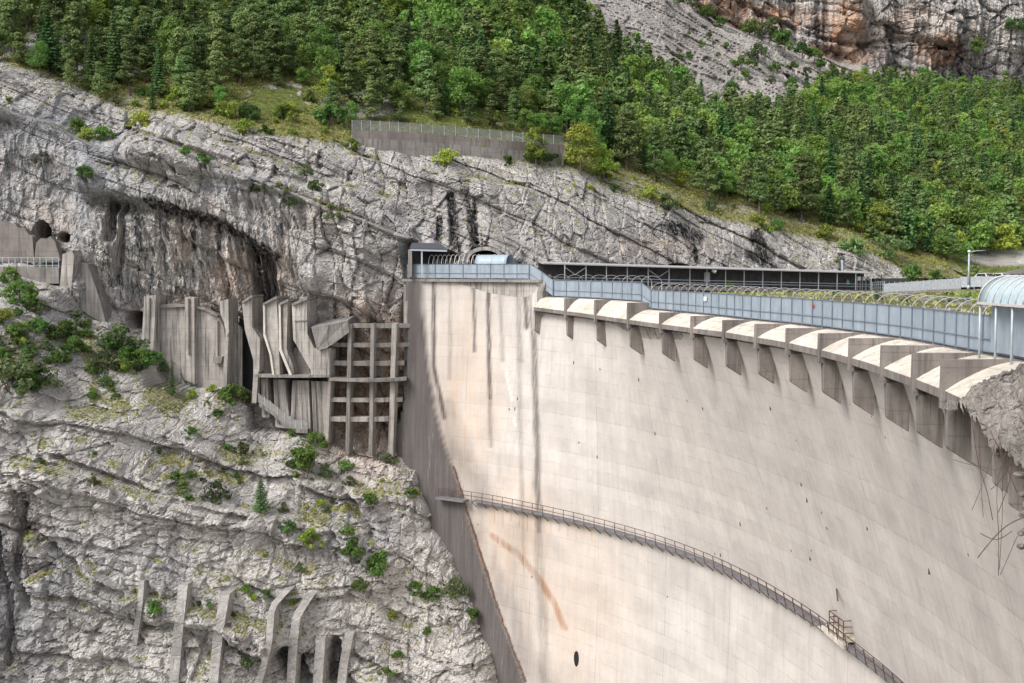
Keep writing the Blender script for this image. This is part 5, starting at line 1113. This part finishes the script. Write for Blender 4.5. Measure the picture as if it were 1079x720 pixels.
for k, (pts, r) in enumerate(BARS):
    Y = 49 + (k % 5) * .5; Y = Y if pts[0][0] > 1040 else 54.5
    p3 = [Vector(P(x, y, Y + .4 * math.sin(i * 2 + k))) for i, (x, y) in enumerate(pts)]
    sm_ = []
    for a, b in zip(p3[:-1], p3[1:]): sm_ += [a.lerp(b, q) for q in (0, .33, .66)]
    sm_.append(p3[-1]); 
    for _ in range(3): sm_ = [sm_[0]] + [(sm_[i - 1] + sm_[i] * 2 + sm_[i + 1]) / 4 for i in range(1, len(sm_) - 1)] + [sm_[-1]]
    mb = MB(); mb.tube(sm_, r * .36, 5)
    tag(mb.build('reinforcing_bar', M_rust, None, True), 'bent rusty reinforcing bar dangling from the broken crest at the right edge', 'steel bar', 'dangling steel bars')
mb = MB(); [mb.tube([P(x, y, Y), P(x + 3, y + 22, Y + .2)], .55, 9) for x, y, Y in ()]
for k, (x, y, r) in enumerate([(1075, 500, .5), (1079, 520, .5), (1080, 543, .45), (1075, 562, .3), (1076, 576, .3), (1084, 560, .6), (1086, 530, .8)]): rock_blob(mb, P(x, y, 49.5), r * .6, 50 + k, 2)
tag(mb.build('hanging_rubble', M_rub), 'clump of grey broken concrete hanging among bent bars at the right edge', 'rubble')
# ================================================================== VEGETATION
def leaf_material(name, col, var=.35, obj_rand=.25, tr=.38):
    m, t, b = newmat(name)
    oi = N(t, 'ObjectInfo'); c = ramp(t, noise(t, 0.9, 4, .7), .3, .7, tuple(x * (1 - var) for x in col) + (1,), tuple(x * (1 + var) for x in col) + (1,))
    hsv = N(t, 'HueSaturation'); t.links.new(c, hsv.inputs['Color'])
    at = N(t, 'Attribute'); at.attribute_name = 'tint'; rv = math_(t, 'ADD', oi.outputs['Random'], at.outputs['Fac']); rv = math_(t, 'FRACT', rv)
    mr = N(t, 'MapRange'); mr.inputs[3].default_value = .475; mr.inputs[4].default_value = .52; t.links.new(rv, mr.inputs[0]); t.links.new(mr.outputs[0], hsv.inputs['Hue'])
    wn = N(t, 'TexWhiteNoise', noise_dimensions='1D'); t.links.new(rv, wn.inputs['W']); mr2 = N(t, 'MapRange'); mr2.inputs[3].default_value = 1 - obj_rand * 1.4; mr2.inputs[4].default_value = 1 + obj_rand * 1.6; t.links.new(wn.outputs['Value'], mr2.inputs[0]); t.links.new(mr2.outputs[0], hsv.inputs['Value'])
    t.links.new(hsv.outputs[0], b.inputs['Base Color']); b.inputs['Roughness'].default_value = .7; b.inputs['Specular IOR Level'].default_value = .25
    out = t.nodes['Material Output']; tl = N(t, 'BsdfTranslucent'); t.links.new(hsv.outputs[0], tl.inputs[0]); mx_ = N(t, 'MixShader'); mx_.inputs[0].default_value = tr
    t.links.new(b.outputs[0], mx_.inputs[1]); t.links.new(tl.outputs[0], mx_.inputs[2]); t.links.new(mx_.outputs[0], out.inputs[0]); return m
L_pine = leaf_material('pine_needles', (0.190, 0.270, 0.100)); L_spr = leaf_material('spruce_needles', (0.120, 0.220, 0.080)); L_broad = leaf_material('broad_leaves', (0.190, 0.315, 0.075)); L_lime = leaf_material('yellow_green_leaves', (0.26, 0.33, 0.06)); L_pale = leaf_material('pale_grey_leaves', (0.22, 0.31, 0.12)); L_shrub = leaf_material('shrub_leaves', (0.105, 0.195, 0.045)); L_dull = leaf_material('dull_shrub_leaves', (0.11, 0.15, 0.065))
M_bark = simple('bark', (.12, .095, .08), .95, .35, 5)
def cards(cent, nrm, size, rg, asp=.6):
    """one quad per leaf spray"""
    n = len(cent); a = rg.normal(size=(n, 3)); a -= (a * nrm).sum(1)[:, None] * nrm; a /= np.linalg.norm(a, axis=1)[:, None] + 1e-6; b = np.cross(nrm, a)
    s = size[:, None] * .5; c0 = cent - a * s * .9; V = np.stack([cent - a * s, cent + b * s * asp, cent + a * s, cent - b * s * asp], 1)
    V[:, 1] += nrm * s * .3; return V.reshape(-1, 3)
def crown(kind, H, R, n, ls, rg):
    C = []; Nn = []
    if kind == 'spruce':
        tiers = int(H / .55)
        for i in range(tiers):
            q = (i + .5) / tiers; zr = H * (.12 + .88 * q); rad = R * (1 - q) ** .85 * rg.uniform(.8, 1.12) + .1; nb = max(4, int(9 * (1 - q) + 4)); a0 = rg.uniform(0, 7)
            for b in range(nb):
                a = a0 + b * 2 * math.pi / nb + rg.normal() * .15; L = rad * rg.uniform(.7, 1.15); m = max(3, int(n / (tiers * nb) * (1.6 - q)))
                t_ = rg.uniform(.12, 1, m); w_ = .22 * (1 - t_ * .6) * L
                x = math.cos(a) * L * t_ + rg.normal(size=m) * w_ * .6; y = math.sin(a) * L * t_ + rg.normal(size=m) * w_ * .6; z = zr - .30 * L * t_ + .12 * L * t_ ** 2 + rg.normal(size=m) * .07
                C.append(np.stack([x, y, z], 1)); nn = np.stack([np.cos(a) * .4 + rg.normal(size=m) * .4, np.sin(a) * .4 + rg.normal(size=m) * .4, np.full(m, 1.) + rg.normal(size=m) * .3], 1); Nn.append(nn)
    elif kind == 'pine':
        nb = int(26 + H * 3)
        for i in range(nb):
            q = rg.uniform(.18, 1.0); zr = H * q; L = R * (1.08 - q) ** .95 * rg.uniform(.45, 1.2); a = rg.uniform(0, 6.283); m = max(8, int(n / nb))
            cx, cy, cz = math.cos(a) * L, math.sin(a) * L, min(zr + .28 * L, H)
            for cl in range(2):
                f = (1, .55)[cl]; k = m // 2; u = rg.normal(size=(k, 3)); u /= np.linalg.norm(u, axis=1)[:, None]; u *= rg.uniform(.5, 1, (k, 1)) ** .5
                rr_ = R * (.30, .30)[cl] * rg.uniform(.6, 1.15)
                C.append(np.array([cx * f, cy * f, zr + (cz - zr) * f]) + u * np.array([rr_, rr_, rr_ * .42])); Nn.append(u * .6 + np.array([math.cos(a) * .2, math.sin(a) * .2, .7]) + rg.normal(size=(k, 3)) * .35)
    else:
        nb = int(16 + H * 2.2)
        for i in range(nb):
            a = rg.uniform(0, 6.283); q = rg.uniform(.12, 1); zr = H * (.22 + .74 * q) if kind == 'broad' else H * (.1 + .85 * q); L = R * math.sqrt(max(.05, 1 - (2 * q - .9) ** 2 * .8)) * rg.uniform(.2, .95); m = max(8, int(n / nb))
            u = rg.normal(size=(m, 3)); u /= np.linalg.norm(u, axis=1)[:, None]; rr_ = R * (rg.uniform(.26, .46) if kind != 'bush' else rg.uniform(.14, .42)); u2 = u * rg.uniform(.6, 1.05, (m, 1))
            C.append(np.array([math.cos(a) * L, math.sin(a) * L, zr]) + u2 * np.array([rr_, rr_, rr_ * .75])); Nn.append(u + rg.normal(size=(m, 3)) * .5 + np.array([0, 0, .4]))
    C = np.concatenate(C); Nn = np.concatenate(Nn); Nn /= np.linalg.norm(Nn, axis=1)[:, None]
    return cards(C, Nn, ls * rg.uniform(.6, 1.35, len(C)), rg)
def trunk_mb(H, R, kind, rg):
    mb = MB(); l1, l2 = rg.normal(0, .02 * H, 2); mb.tube([(0, 0, -.8), (l1 * .3, l2 * .3, H * .35), (l1, l2, H * .7), (l1, l2, H * .95)], .035 * H ** .8, 7, .02)
    for i in range(7):
        a = rg.uniform(0, 6.28); z = H * rg.uniform(.2, .8); L = R * rg.uniform(.4, .8) * (1.1 - z / H); mb.tube([(l1 * z / H, l2 * z / H, z), (math.cos(a) * L, math.sin(a) * L, z + L * .3)], .04, 4, .015)
    return mb
PROTO = {}
def proto(kind, mat, n=6, H=9, R=2.4, cnt=2600, ls=.42, seed=0):
    out = []
    for i in range(n):
        rg = np.random.default_rng(seed + i); h, r = H * rg.uniform(.9, 1.1), R * rg.uniform(.85, 1.15); V = crown(kind, h, r, cnt, ls, rg); me = npmesh('crown', V, np.arange(len(V)).reshape(-1, 4), False); me.materials.append(mat)
        mb = trunk_mb(h, r, kind, rg); tm = bpy.data.meshes.new('trunk'); tm.from_pydata(mb.v, [], mb.f); tm.materials.append(M_bark); out.append((me, tm, h, r))
    return out
PROTO['pine'] = proto('pine', L_pine, 6, 9, 2.7, 3400, .40, 10); PROTO['spruce'] = proto('spruce', L_spr, 5, 11, 2.5, 3000, .42, 30)
PROTO['broad'] = proto('broad', L_broad, 5, 8, 2.7, 3000, .36, 50); PROTO['lime'] = proto('broad', L_lime, 3, 6, 2.2, 2200, .34, 70); PROTO['pale'] = proto('broad', L_pale, 3, 8, 2.1, 2200, .34, 90)
KN = {'pine': 'pine_tree', 'spruce': 'spruce_tree', 'broad': 'broadleaf_tree', 'lime': 'broadleaf_tree', 'pale': 'poplar_tree'}
def plant(kind, loc, sc, label, group, rz=None, cat='tree', idx=None):
    me, tm, h, r = PROTO[kind][idx if idx is not None else random.randrange(len(PROTO[kind]))]
    root = empty(KN[kind], loc, random.uniform(0, 6.28) if rz is None else rz, label, cat, group); root.scale = (sc * random.uniform(.9, 1.12), sc * random.uniform(.9, 1.12), sc)
    for nm, m in (('crown', me), ('trunk', tm)):
        o = bpy.data.objects.new(nm, m); COL.objects.link(o); o.parent = root
    return root
# candidates over the hillside, thinned by a minimum spacing on the ground
def zone(px, py):
    return None
nrm_s = []
rs = np.random.default_rng(5)
cand = []
XX = rs.uniform(-130, 260, 60000); ZZ = rs.uniform(-6, 108, 60000); YY = FT(XX, ZZ); qx, qy = proj(XX, YY, ZZ)
ry_ = np.interp(qx, [a for a, b in ridge_px], [b for a, b in ridge_px]); hb_ = np.interp(qx, [a for a, b in HB], [b for a, b in HB])
# bare places
TREELINE = [(-300, 66), (0, 68), (70, 90), (120, 118), (180, 122), (232, 112), (250, 92), (330, 94), (345, 118), (372, 132), (440, 130), (520, 138), (590, 147), (600, 172), (660, 178), (740, 207), (800, 222), (850, 236), (900, 246), (940, 262), (985, 275), (1040, 276), (1079, 262), (1300, 262)]
tl_ = np.interp(qx, [a for a, b in TREELINE], [b for a, b in TREELINE])
okc = (qy < tl_) & (qy > hb_ - 2) & (qx > -60) & (qx < 1140) & (qy > -45)
bare = np.zeros_like(qx)
for c in [(30, 46, 34, 8), (85, 66, 22, 7), (1035, 208, 22, 9), (1068, 172, 12, 5), (300, 100, 24, 10), (375, 106, 26, 8)]: bare = np.maximum(bare, ell(qx, qy, *c, .3))
okc &= rs.uniform(0, 1, len(qx)) > bare * .95
XX, YY, ZZ, qx, qy = [v[okc] for v in (XX, YY, ZZ, qx, qy)]
# spacing measured in ground metres (slope distance), looser with size
P3 = np.stack([XX, YY, ZZ], 1); chosen = []; cell = {}
def near(i, d):
    p = P3[i]; k = (int(p[0] // 6), int(p[1] // 6), int(p[2] // 6))
    for a in (-1, 0, 1):
        for b in (-1, 0, 1):
            for c in (-1, 0, 1):
                for j in cell.get((k[0] + a, k[1] + b, k[2] + c), ()):
                    if np.sum((P3[j] - p) ** 2) < d * d: return True
    return False
for i in range(len(P3)):
    d = 2.7 if YY[i] < 260 else 4.0
    if near(i, d): continue
    p = P3[i]; cell.setdefault((int(p[0] // 6), int(p[1] // 6), int(p[2] // 6)), []).append(i); chosen.append(i)
print('trees', len(chosen))
chosen.sort(key=lambda i: YY[i])
tn = fbm(XX / 25, YY / 40, ZZ / 25, 3, 600)
def kindof(i):
    u = random.random(); x, y = qx[i], qy[i]
    br = .33 + .5 * tn[i] + (.25 if 380 < x < 650 and y < 60 else 0) + (.2 if x > 850 and y < 130 else 0)
    if x < 330: br -= .02
    if 700 < x < 790 and 70 < y < 160 and u < .45: return 'pale'
    if random.random() < .08: return 'lime'
    if random.random() < br: return 'broad'
    return 'pine' if (random.random() < (.80 if x > 400 else .85)) else 'spruce'
KW = {'pine': 'rounded grey green pine', 'spruce': 'dark pointed spruce', 'broad': 'fresh green leafy tree', 'lime': 'yellow green leafy tree', 'pale': 'pale green poplar like tree'}
def place_of(x, y):
    if x < 180: return ('among many like it in the top left wood', 'the top left wood')
    if x < 372: return ('among many like it above the pale path', 'the wood above the pale path')
    if x < 600: return ('among many like it behind the retaining wall', 'the wood behind the retaining wall')
    if x < 800: return ('among many like it above the dark streaked cliff', 'the wood above the streaked cliff')
    return ('among many like it above the footbridge', 'the wood above the footbridge')
ind = chosen[:290]; rest = chosen[290:]
for i in ind:
    k = kindof(i); sc = random.uniform(.5, 1.1)
    ed = np.interp(qx[i], [a for a, b in TREELINE], [b for a, b in TREELINE]) - qy[i]
    if ed < 8: sc *= .75
    a, g = place_of(qx[i], qy[i]); plant(k, (XX[i], YY[i], ZZ[i] - .4), sc, KW[k] + ' ' + a, KW[k] + 's of ' + g)
# remaining wood as one mass: light versions of the same crowns merged
LP = {}
for k, n_, H, R, ls in (('pine', 900, 9, 2.7, .8), ('spruce', 900, 11, 2.5, .8), ('broad', 800, 8, 3.0, .75), ('lime', 600, 6, 2.4, .7), ('pale', 600, 8, 2.2, .7)):
    LP[k] = [crown('spruce' if k == 'spruce' else 'pine' if k == 'pine' else 'broad', H, R, n_, ls, np.random.default_rng(700 + j + hash(k) % 7 * 0)) for j in range(5)]
bank = {k: [] for k in LP}; tint = {k: [] for k in LP}
for i in rest:
    k = kindof(i); V = LP[k][random.randrange(5)]; sc = random.uniform(.45, 1.05); a = random.uniform(0, 6.28); c, s = math.cos(a) * sc, math.sin(a) * sc
    W = np.stack([V[:, 0] * c - V[:, 1] * s + XX[i], V[:, 0] * s + V[:, 1] * c + YY[i], V[:, 2] * sc + ZZ[i] - .4], 1); bank[k].append(W); tint[k].append(np.full(len(W), random.random(), np.float32))
Vs = []; ts = []; mi = []; mats = [L_pine, L_spr, L_broad, L_lime, L_pale]
for j, k in enumerate(bank):
    if bank[k]: v = np.concatenate(bank[k]); Vs.append(v); ts.append(np.concatenate(tint[k])); mi.append(np.full(len(v) // 4, j, np.int32))
Vs = np.concatenate(Vs); me = npmesh('distant_wood', Vs, np.arange(len(Vs)).reshape(-1, 4)); [me.materials.append(m) for m in mats]; me.polygons.foreach_set('material_index', np.concatenate(mi))
a = me.attributes.new('tint', 'FLOAT', 'POINT'); a.data.foreach_set('value', np.concatenate(ts)); tag(link('distant_wood', me), kind='stuff'); print('wood faces', len(Vs) // 4)

# ---- shrubs
def shrub_proto(mat, n, R, cnt, ls, seed):
    out = []
    for i in range(n):
        rg = np.random.default_rng(seed + i); V = crown('bush', R * 1.4, R * 1.1, int(cnt * 1.3), ls * .85, rg); me = npmesh('foliage', V, np.arange(len(V)).reshape(-1, 4)); me.materials.append(mat)
        mb = MB(); [mb.tube([(0, 0, -.3), (rg.normal() * .3 * R, rg.normal() * .3 * R, R * .9)], .04, 4, .015) for _ in range(4)]; tm = bpy.data.meshes.new('stem'); tm.from_pydata(mb.v, [], mb.f); tm.materials.append(M_bark); out.append((me, tm))
    return out
SPR = {'green': shrub_proto(L_shrub, 4, 1.0, 900, .24, 200), 'dull': shrub_proto(L_dull, 3, 1.0, 800, .22, 220), 'lime': shrub_proto(L_lime, 3, 1.0, 800, .24, 240), 'pale': shrub_proto(L_pale, 2, 1.0, 700, .22, 260)}
def shrub(kind, p, R, label, group=None):
    me, tm = random.choice(SPR[kind]); root = empty('shrub', p, random.uniform(0, 6.28), label, 'shrub', group); root.scale = (R * random.uniform(.9, 1.2), R * random.uniform(.9, 1.2), R * random.uniform(.95, 1.3))
    for nm, m in (('foliage', me), ('stem', tm)):
        o = bpy.data.objects.new(nm, m); COL.objects.link(o); o.parent = root
SH_ = """10 292 9 green|shrub at the left end of the pale railing|
22 312 14 green|large bright shrub just below the pale railing at the left edge|
45 290 9 green|shrub under the middle of the pale railing|
52 262 0 green|x|
12 352 9 green|round shrub at the left edge, below the large bright one|
14 400 22 dull|big dull shrub at the left edge of the slope|
32 405 10 green|bright shrub tucked against the big dull one at the left edge|
45 400 14 dull|dull shrub right of the big one at the left edge|
58 350 7 dull|small dull shrub beside a pale boulder left of the slanting facing|
70 372 9 green|green shrub on the slope below the slanting facing|
86 338 9 dull|brownish shrub at the foot of the slanting facing|
108 385 14 dull|loose brownish shrub in the middle of the left slope|
125 360 17 dull|wide dull shrub below the dark hole in the rock|
113 402 7 green|small shrub under the loose brownish one|
132 372 9 green|bright shrub between the wide dull one and the pillar|
152 378 12 green|green shrub at the foot of the pale square pillar|
170 386 9 dull|dull shrub against the foot of the broad streaked wall|
212 394 11 green|green shrub in front of the right half of the broad wall|
247 420 13 green|round bright green shrub below the black recess|
262 422 8 dull|greyish shrub right of the round bright one|
330 466 11 green|green shrub at the foot of the widest fluted pier|
310 455 6 green|small shrub by the lower end of the stairway|
320 492 15 green|wide green shrub on the slope below the stairway|
345 498 8 dull|dull shrub right of the wide one below the stairway|
365 492 6 green|small shrub under the concrete frame|
390 530 8 green|upright shrub on rock between the frame and the dam|
408 485 7 dull|dull shrub at the foot of the last frame column|
425 440 9 dull|twiggy shrub hanging between the frame and the dam|
228 522 12 dull|dull grey shrub left of the small dark pine on the slope|
328 570 10 lime|bright yellow green shrub low in the middle of the slope|
303 556 7 green|green shrub left of the yellow green one on the slope|
370 580 12 green|bright shrub growing in the dark cleft of the slope|
398 598 13 green|wide shrub on the grassy shelf right of the dark cleft|
379 616 7 green|small upright shrub below the grassy shelf|
437 622 7 green|left one of two small shrubs on rock near the grey dam foot|
455 626 8 green|right one of two small shrubs on rock near the grey dam foot|
480 622 11 dull|shrub growing at the seam between rock and grey dam foot|
498 650 8 green|lower shrub at the seam between rock and dam|
433 520 6 green|small shrub beside the left end of the walkway|
162 643 9 green|green shrub between the first two concrete ribs|
262 694 11 dull|dull shrub beside the fourth concrete rib|
280 626 6 green|small shrub above the fourth concrete rib|
310 634 5 lime|tiny bright shrub at the top of the fifth concrete rib|
368 508 6 dull|grey leafy shrub on the slope under the frame|
420 690 5 green|small shrub low on the rock near the dam foot|
408 708 7 green|shrub at the bottom edge of the photo, left of the dam foot|
255 475 7 dull|small dull shrub on pale rock below the round bright one|
45 168 8 dull|grey shrub on the ledge at the top of the left cliff|
80 135 8 green|shrub on the rock ledge near the top of the left cliff|
110 143 9 green|bright green shrub at the notch in the top of the left cliff|
150 130 9 lime|yellow green bush at the edge of the wood on the left cliff top|
90 184 7 green|shrub clinging in a crack of the left cliff|
214 168 7 green|lone small green bush on the rock shelf above the fluted cliff|
275 198 7 dull|left one of two dull shrubs on the rock shelf|
294 202 7 dull|right one of two dull shrubs on the rock shelf|
307 213 5 green|small shrub at the end of the rock shelf|
350 226 9 dull|dark grey shrub on the ledge left of the black streaks|
185 107 12 lime|bright yellow bush at the edge of the wood, left of the rocky knoll|
240 118 11 lime|yellow green bush in front of the rocky knoll|
262 122 9 green|green bush among rocks, right of the yellow green one|
300 124 10 lime|pale yellow bush below the rocky knoll|
350 126 15 green|dark green bush left end of the long retaining wall|
280 138 7 green|small bright bush at the rock edge below the knoll|
370 155 7 lime|yellow green bush at the lower left corner of the retaining wall|
470 170 9 lime|yellow green bush in front of the retaining wall|
435 141 0 green|x|
562 165 13 green|leafy bush in front of the right end of the retaining wall|
535 172 6 green|small bush between two others under the retaining wall|
685 205 9 lime|yellowish bush on the ridge above the streaked cliff|
705 214 9 dull|dark bush on the ridge beside the yellowish one|
900 262 12 pale|pale bush on the grassy ridge end|
935 262 14 pale|wide pale bush on the ridge, right of the other pale one|
870 248 9 lime|yellow green bush on the grassy ridge|
963 288 8 green|round bright bush above the footbridge|
985 291 6 green|small bush just right of the round one above the footbridge|
1025 285 9 pale|pale bush behind the street lamp|"""
for row in SH_.split('\n'):
    a, lab = row.split('|')[:2]; x, y, rpx, kd = a.split(); x, y, rpx = float(x), float(y), float(rpx)
    if rpx == 0: continue
    p_ = hit(x, y + rpx * .35)
    if p_.y > 290 or (x > 940): p_ = Vector(P(x, y + rpx * .6, 212))
    R = rpx * p_.y / F * .95; shrub(kd, (p_.x, p_.y - .1, p_.z - R * .5), R * 1.25, lab)
# many small look-alike shrubs over the rock
rg0 = np.random.default_rng(4); wgt = (np.clip(moss, 0, 1) * keep * spur * (PX > -10) * (PX < 520) * (PY < 715) * (nzs > .15)).ravel(); kk = rg0.choice(len(wgt), 75, p=wgt / wgt.sum())
for c in kk: shrub(['green', 'green', 'dull', 'lime'][int(rg0.integers(4))], (GX.ravel()[c], Yd.ravel()[c], GZ.ravel()[c] - .2), rg0.uniform(.25, .75), 'very small shrub, one of many scattered over the pale lower slope', 'very small shrubs on the lower slope')
wb = (bench * (PX > 0) * (PX < 230) * (PY > 300) * keep * (.3 + np.clip(moss, 0, 1))).ravel(); kk = rg0.choice(len(wb), 34, p=wb / wb.sum())
for c in kk: shrub(['green', 'green', 'dull', 'lime'][int(rg0.integers(4))], (GX.ravel()[c], Yd.ravel()[c], GZ.ravel()[c] - .2), rg0.uniform(.5, 1.3), 'middling shrub, one of many on the left slope under the pale railing', 'shrubs on the slope under the pale railing')
wgt = ((np.clip(moss, 0, 1) + turf * (PY > RY - 34)) * keep * (1 - spur) * (PX > -10) * (PX < 960) * (PY < RY + 60)).ravel(); kk = rg0.choice(len(wgt), 150, p=wgt / wgt.sum())
for c in kk: shrub(['green', 'lime', 'dull', 'lime'][int(rg0.integers(4))], (GX.ravel()[c], Yd.ravel()[c], GZ.ravel()[c] - .2), rg0.uniform(.3, 1.4), 'bush, one of many along the rock edge below the woods', 'small bushes along the rock edge')
# low bushes on the fill behind the dam, one by one
for x, y, rpx, kd, lab in ((768, 301, 5, 'green', 'small bright green bush in front of the long shelter'), (1035, 318, 9, 'lime', 'bright bush between the street lamp and the canopy'), (1020, 314, 8, 'pale', 'pale bush under the right end of the footbridge'), (998, 316, 7, 'pale', 'left pale bush below the footbridge'), (955, 316, 5, 'dull', 'low brownish bush under the left end of the footbridge'), (925, 313, 5, 'dull', 'low bush between the shelter end and the hoops'), (880, 309, 4, 'dull', 'low bush just below the person in the shelter')):
    g_ = onz(x, y + rpx * .7, -3.95); Y = min(g_[1], 190); p_ = P(x, y + rpx * .7, Y); R = rpx * Y / F; shrub(kd, (p_[0], Y, p_[2]), R, lab)
# single trees with a look of their own
def solo(kind, x, y, hpx, lab, idx=0, on=hit, dark=None):
    p_ = on(x, y); me, tm, h, r = PROTO[kind][idx]; sc = hpx * p_.y / F / h; plant(kind, (p_.x, p_.y, p_.z - .2), sc, lab, None, idx=idx)
solo('spruce', 199, 405, 42, 'dark little spruce standing in front of the broad streaked wall', 0); solo('spruce', 181, 416, 30, 'dark squat spruce left of the taller one on the slope', 1); solo('spruce', 275, 540, 42, 'lone dark little spruce on pale rock in the middle of the slope', 2); solo('pine', 192, 522, 26, 'small dark pine at the left of the grey shrub on the slope', 1)
solo('pine', 30, 398, 40, 'bushy dark pine at the left edge of the lower slope', 3)
def hh(x, y): return hillhit(x, y) or hit(x, y)
solo('lime', 612, 184, 52, 'yellow green leafy tree at the right end of the long retaining wall', 0, hh); solo('lime', 632, 190, 38, 'smaller yellow green tree right of the tall one by the retaining wall', 1, hh); solo('lime', 565, 178, 44, 'light green tree in front of the right end of the retaining wall', 2, hh)
solo('lime', 925, 252, 40, 'bright green tree at the lower edge of the wood above the footbridge', 1, hh); solo('pine', 660, 180, 62, 'broad dark pine on the ridge right of the yellow green trees', 2, hh); solo('pine', 690, 192, 58, 'tall dark pine on the ridge, second right of the yellow green trees', 4, hh)
solo('pine', 745, 212, 56, 'wide pine on the ridge above the middle of the streaked cliff', 5, hh); solo('pine', 800, 226, 62, 'spreading pine at the ridge edge above the shelter', 0, hh); solo('pine', 845, 235, 70, 'large spreading pine at the ridge edge, right of the other spreading one', 1, hh); solo('spruce', 938, 248, 66, 'dark narrow spruce at the lower edge of the wood above the footbridge', 3, hh)

# ---- grass and small plants on ledges: one countless cover
rg = np.random.default_rng(99); mo = (moss * keep * (PX > -40) * (PX < 1000) * (PY < 760)).ravel(); pr = np.clip(mo, 0, 1) ** 1.5 + .02 * (nzs.ravel() > .35) * keep.ravel(); pr /= pr.sum()
kk = rg.choice(len(pr), 60000, p=pr); B = np.stack([GX.ravel()[kk], Yd.ravel()[kk], GZ.ravel()[kk]], 1) + rg.normal(size=(len(kk), 3)) * .12
cl = fbm(B[:, 0] / 2.0, B[:, 1] / 2.0, B[:, 2] / 2.0, 3, 900); B = B[cl > -.22]; n = len(B)
def tufts(B, rg, s0=.28, per=3):
    n = len(B); Cc = np.repeat(B, per, 0) + rg.normal(size=(n * per, 3)) * .10; nn = rg.normal(size=(n * per, 3)) * .6 + np.array([0, -.6, .6]); nn /= np.linalg.norm(nn, axis=1)[:, None]; return cards(Cc, nn, s0 * rg.uniform(.5, 1.5, n * per), rg, .5)
V = tufts(B, rg); me = npmesh('grass', V, np.arange(len(V)).reshape(-1, 4)); L_gr = leaf_material('ledge_grass', (.25, .25, .08), .45, .3, .2); me.materials.append(L_gr)
a = me.attributes.new('tint', 'FLOAT', 'POINT'); a.data.foreach_set('value', np.repeat(np.floor((cl[cl > -.22] * 3 + 5)) * .37 % 1, 12).astype(np.float32)); tag(link('grass', me), kind='stuff')
# leafy ground plants, clumps of fresh green
kk = rg.choice(len(pr), 520, p=pr); Vl = []
for c in kk:
    if not (spur.ravel()[c] > .5 or turf.ravel()[c] > .5 or rg.random() < .15): continue
    m = 40; b0 = np.array([GX.ravel()[c], Yd.ravel()[c], GZ.ravel()[c]]); r_ = rg.uniform(.15, .5); C_ = b0 + rg.normal(size=(m, 3)) * r_ * np.array([1, .6, .55]); nn = rg.normal(size=(m, 3)) + np.array([0, -.4, .8]); nn /= np.linalg.norm(nn, axis=1)[:, None]; Vl.append(cards(C_, nn, .2 * rg.uniform(.6, 1.3, m), rg))
V = np.concatenate(Vl); me = npmesh('ground_cover', V, np.arange(len(V)).reshape(-1, 4)); me.materials.append(leaf_material('weed_leaves', (.13, .22, .045), .4, .3)); tag(link('ground_cover', me), kind='stuff')
# plants on the fill
ys_, xs_ = np.where(gkeep & (AY < 215)); kk = rg.choice(len(ys_), 9000); B = np.stack([AX[ys_[kk], xs_[kk]], AY[ys_[kk], xs_[kk]], AZ[ys_[kk], xs_[kk]] + .1], 1); cf = fbm(B[:, 0] / 4, B[:, 1] / 4, B[:, 2], 3, 910); B = B[cf > 0]
V = tufts(B, rg, .45, 4); me = npmesh('wild_grass', V, np.arange(len(V)).reshape(-1, 4)); me.materials.append(L_gr); tag(link('wild_grass', me), kind='stuff')
# far scrub below the red cliff and on the slab
L_far = leaf_material('scrub_leaves', (.06, .14, .04))
for x, y, r in [(810, 32, 16), (790, 28, 12), (825, 45, 16), (845, 52, 12), (800, 55, 14), (780, 66, 10), (785, 80, 9), (815, 72, 8), (835, 70, 8), (858, 58, 9), (864, 68, 8), (772, 92, 10), (812, 84, 7), (745, 12, 10), (730, 4, 8), (715, 0, 8), (1070, 25, 12), (1028, 50, 10), (850, 75, 6), (760, 25, 8), (770, 100, 9), (835, 85, 6)] + [(rx, 18 + (rx - 700) * .42 + ro, rr) for rx, ro, rr in [(random.uniform(700, 880), random.uniform(-6, 50), random.uniform(2.5, 5.5)) for _ in range(34)]]:
    ys = np.arange(330, 700, 1.0); a_, d_, c_ = ray(x, y + r * .6); t_ = ys / d_; yy_ = F3(a_ * t_, c_ * t_) - 3; k = int(np.argmax(ys > yy_)); Y = ys[k]; p_ = P(x, y + r * .6, Y - 1); R = r * Y / F * .8
    shrub('green' if random.random() < .8 else 'dull', p_, R, 'dark green scrub bush on the far grey slope under the reddish cliff' if x < 1000 else 'dark scrub bush growing high on the far reddish cliff', 'scrub bushes far up the mountain')
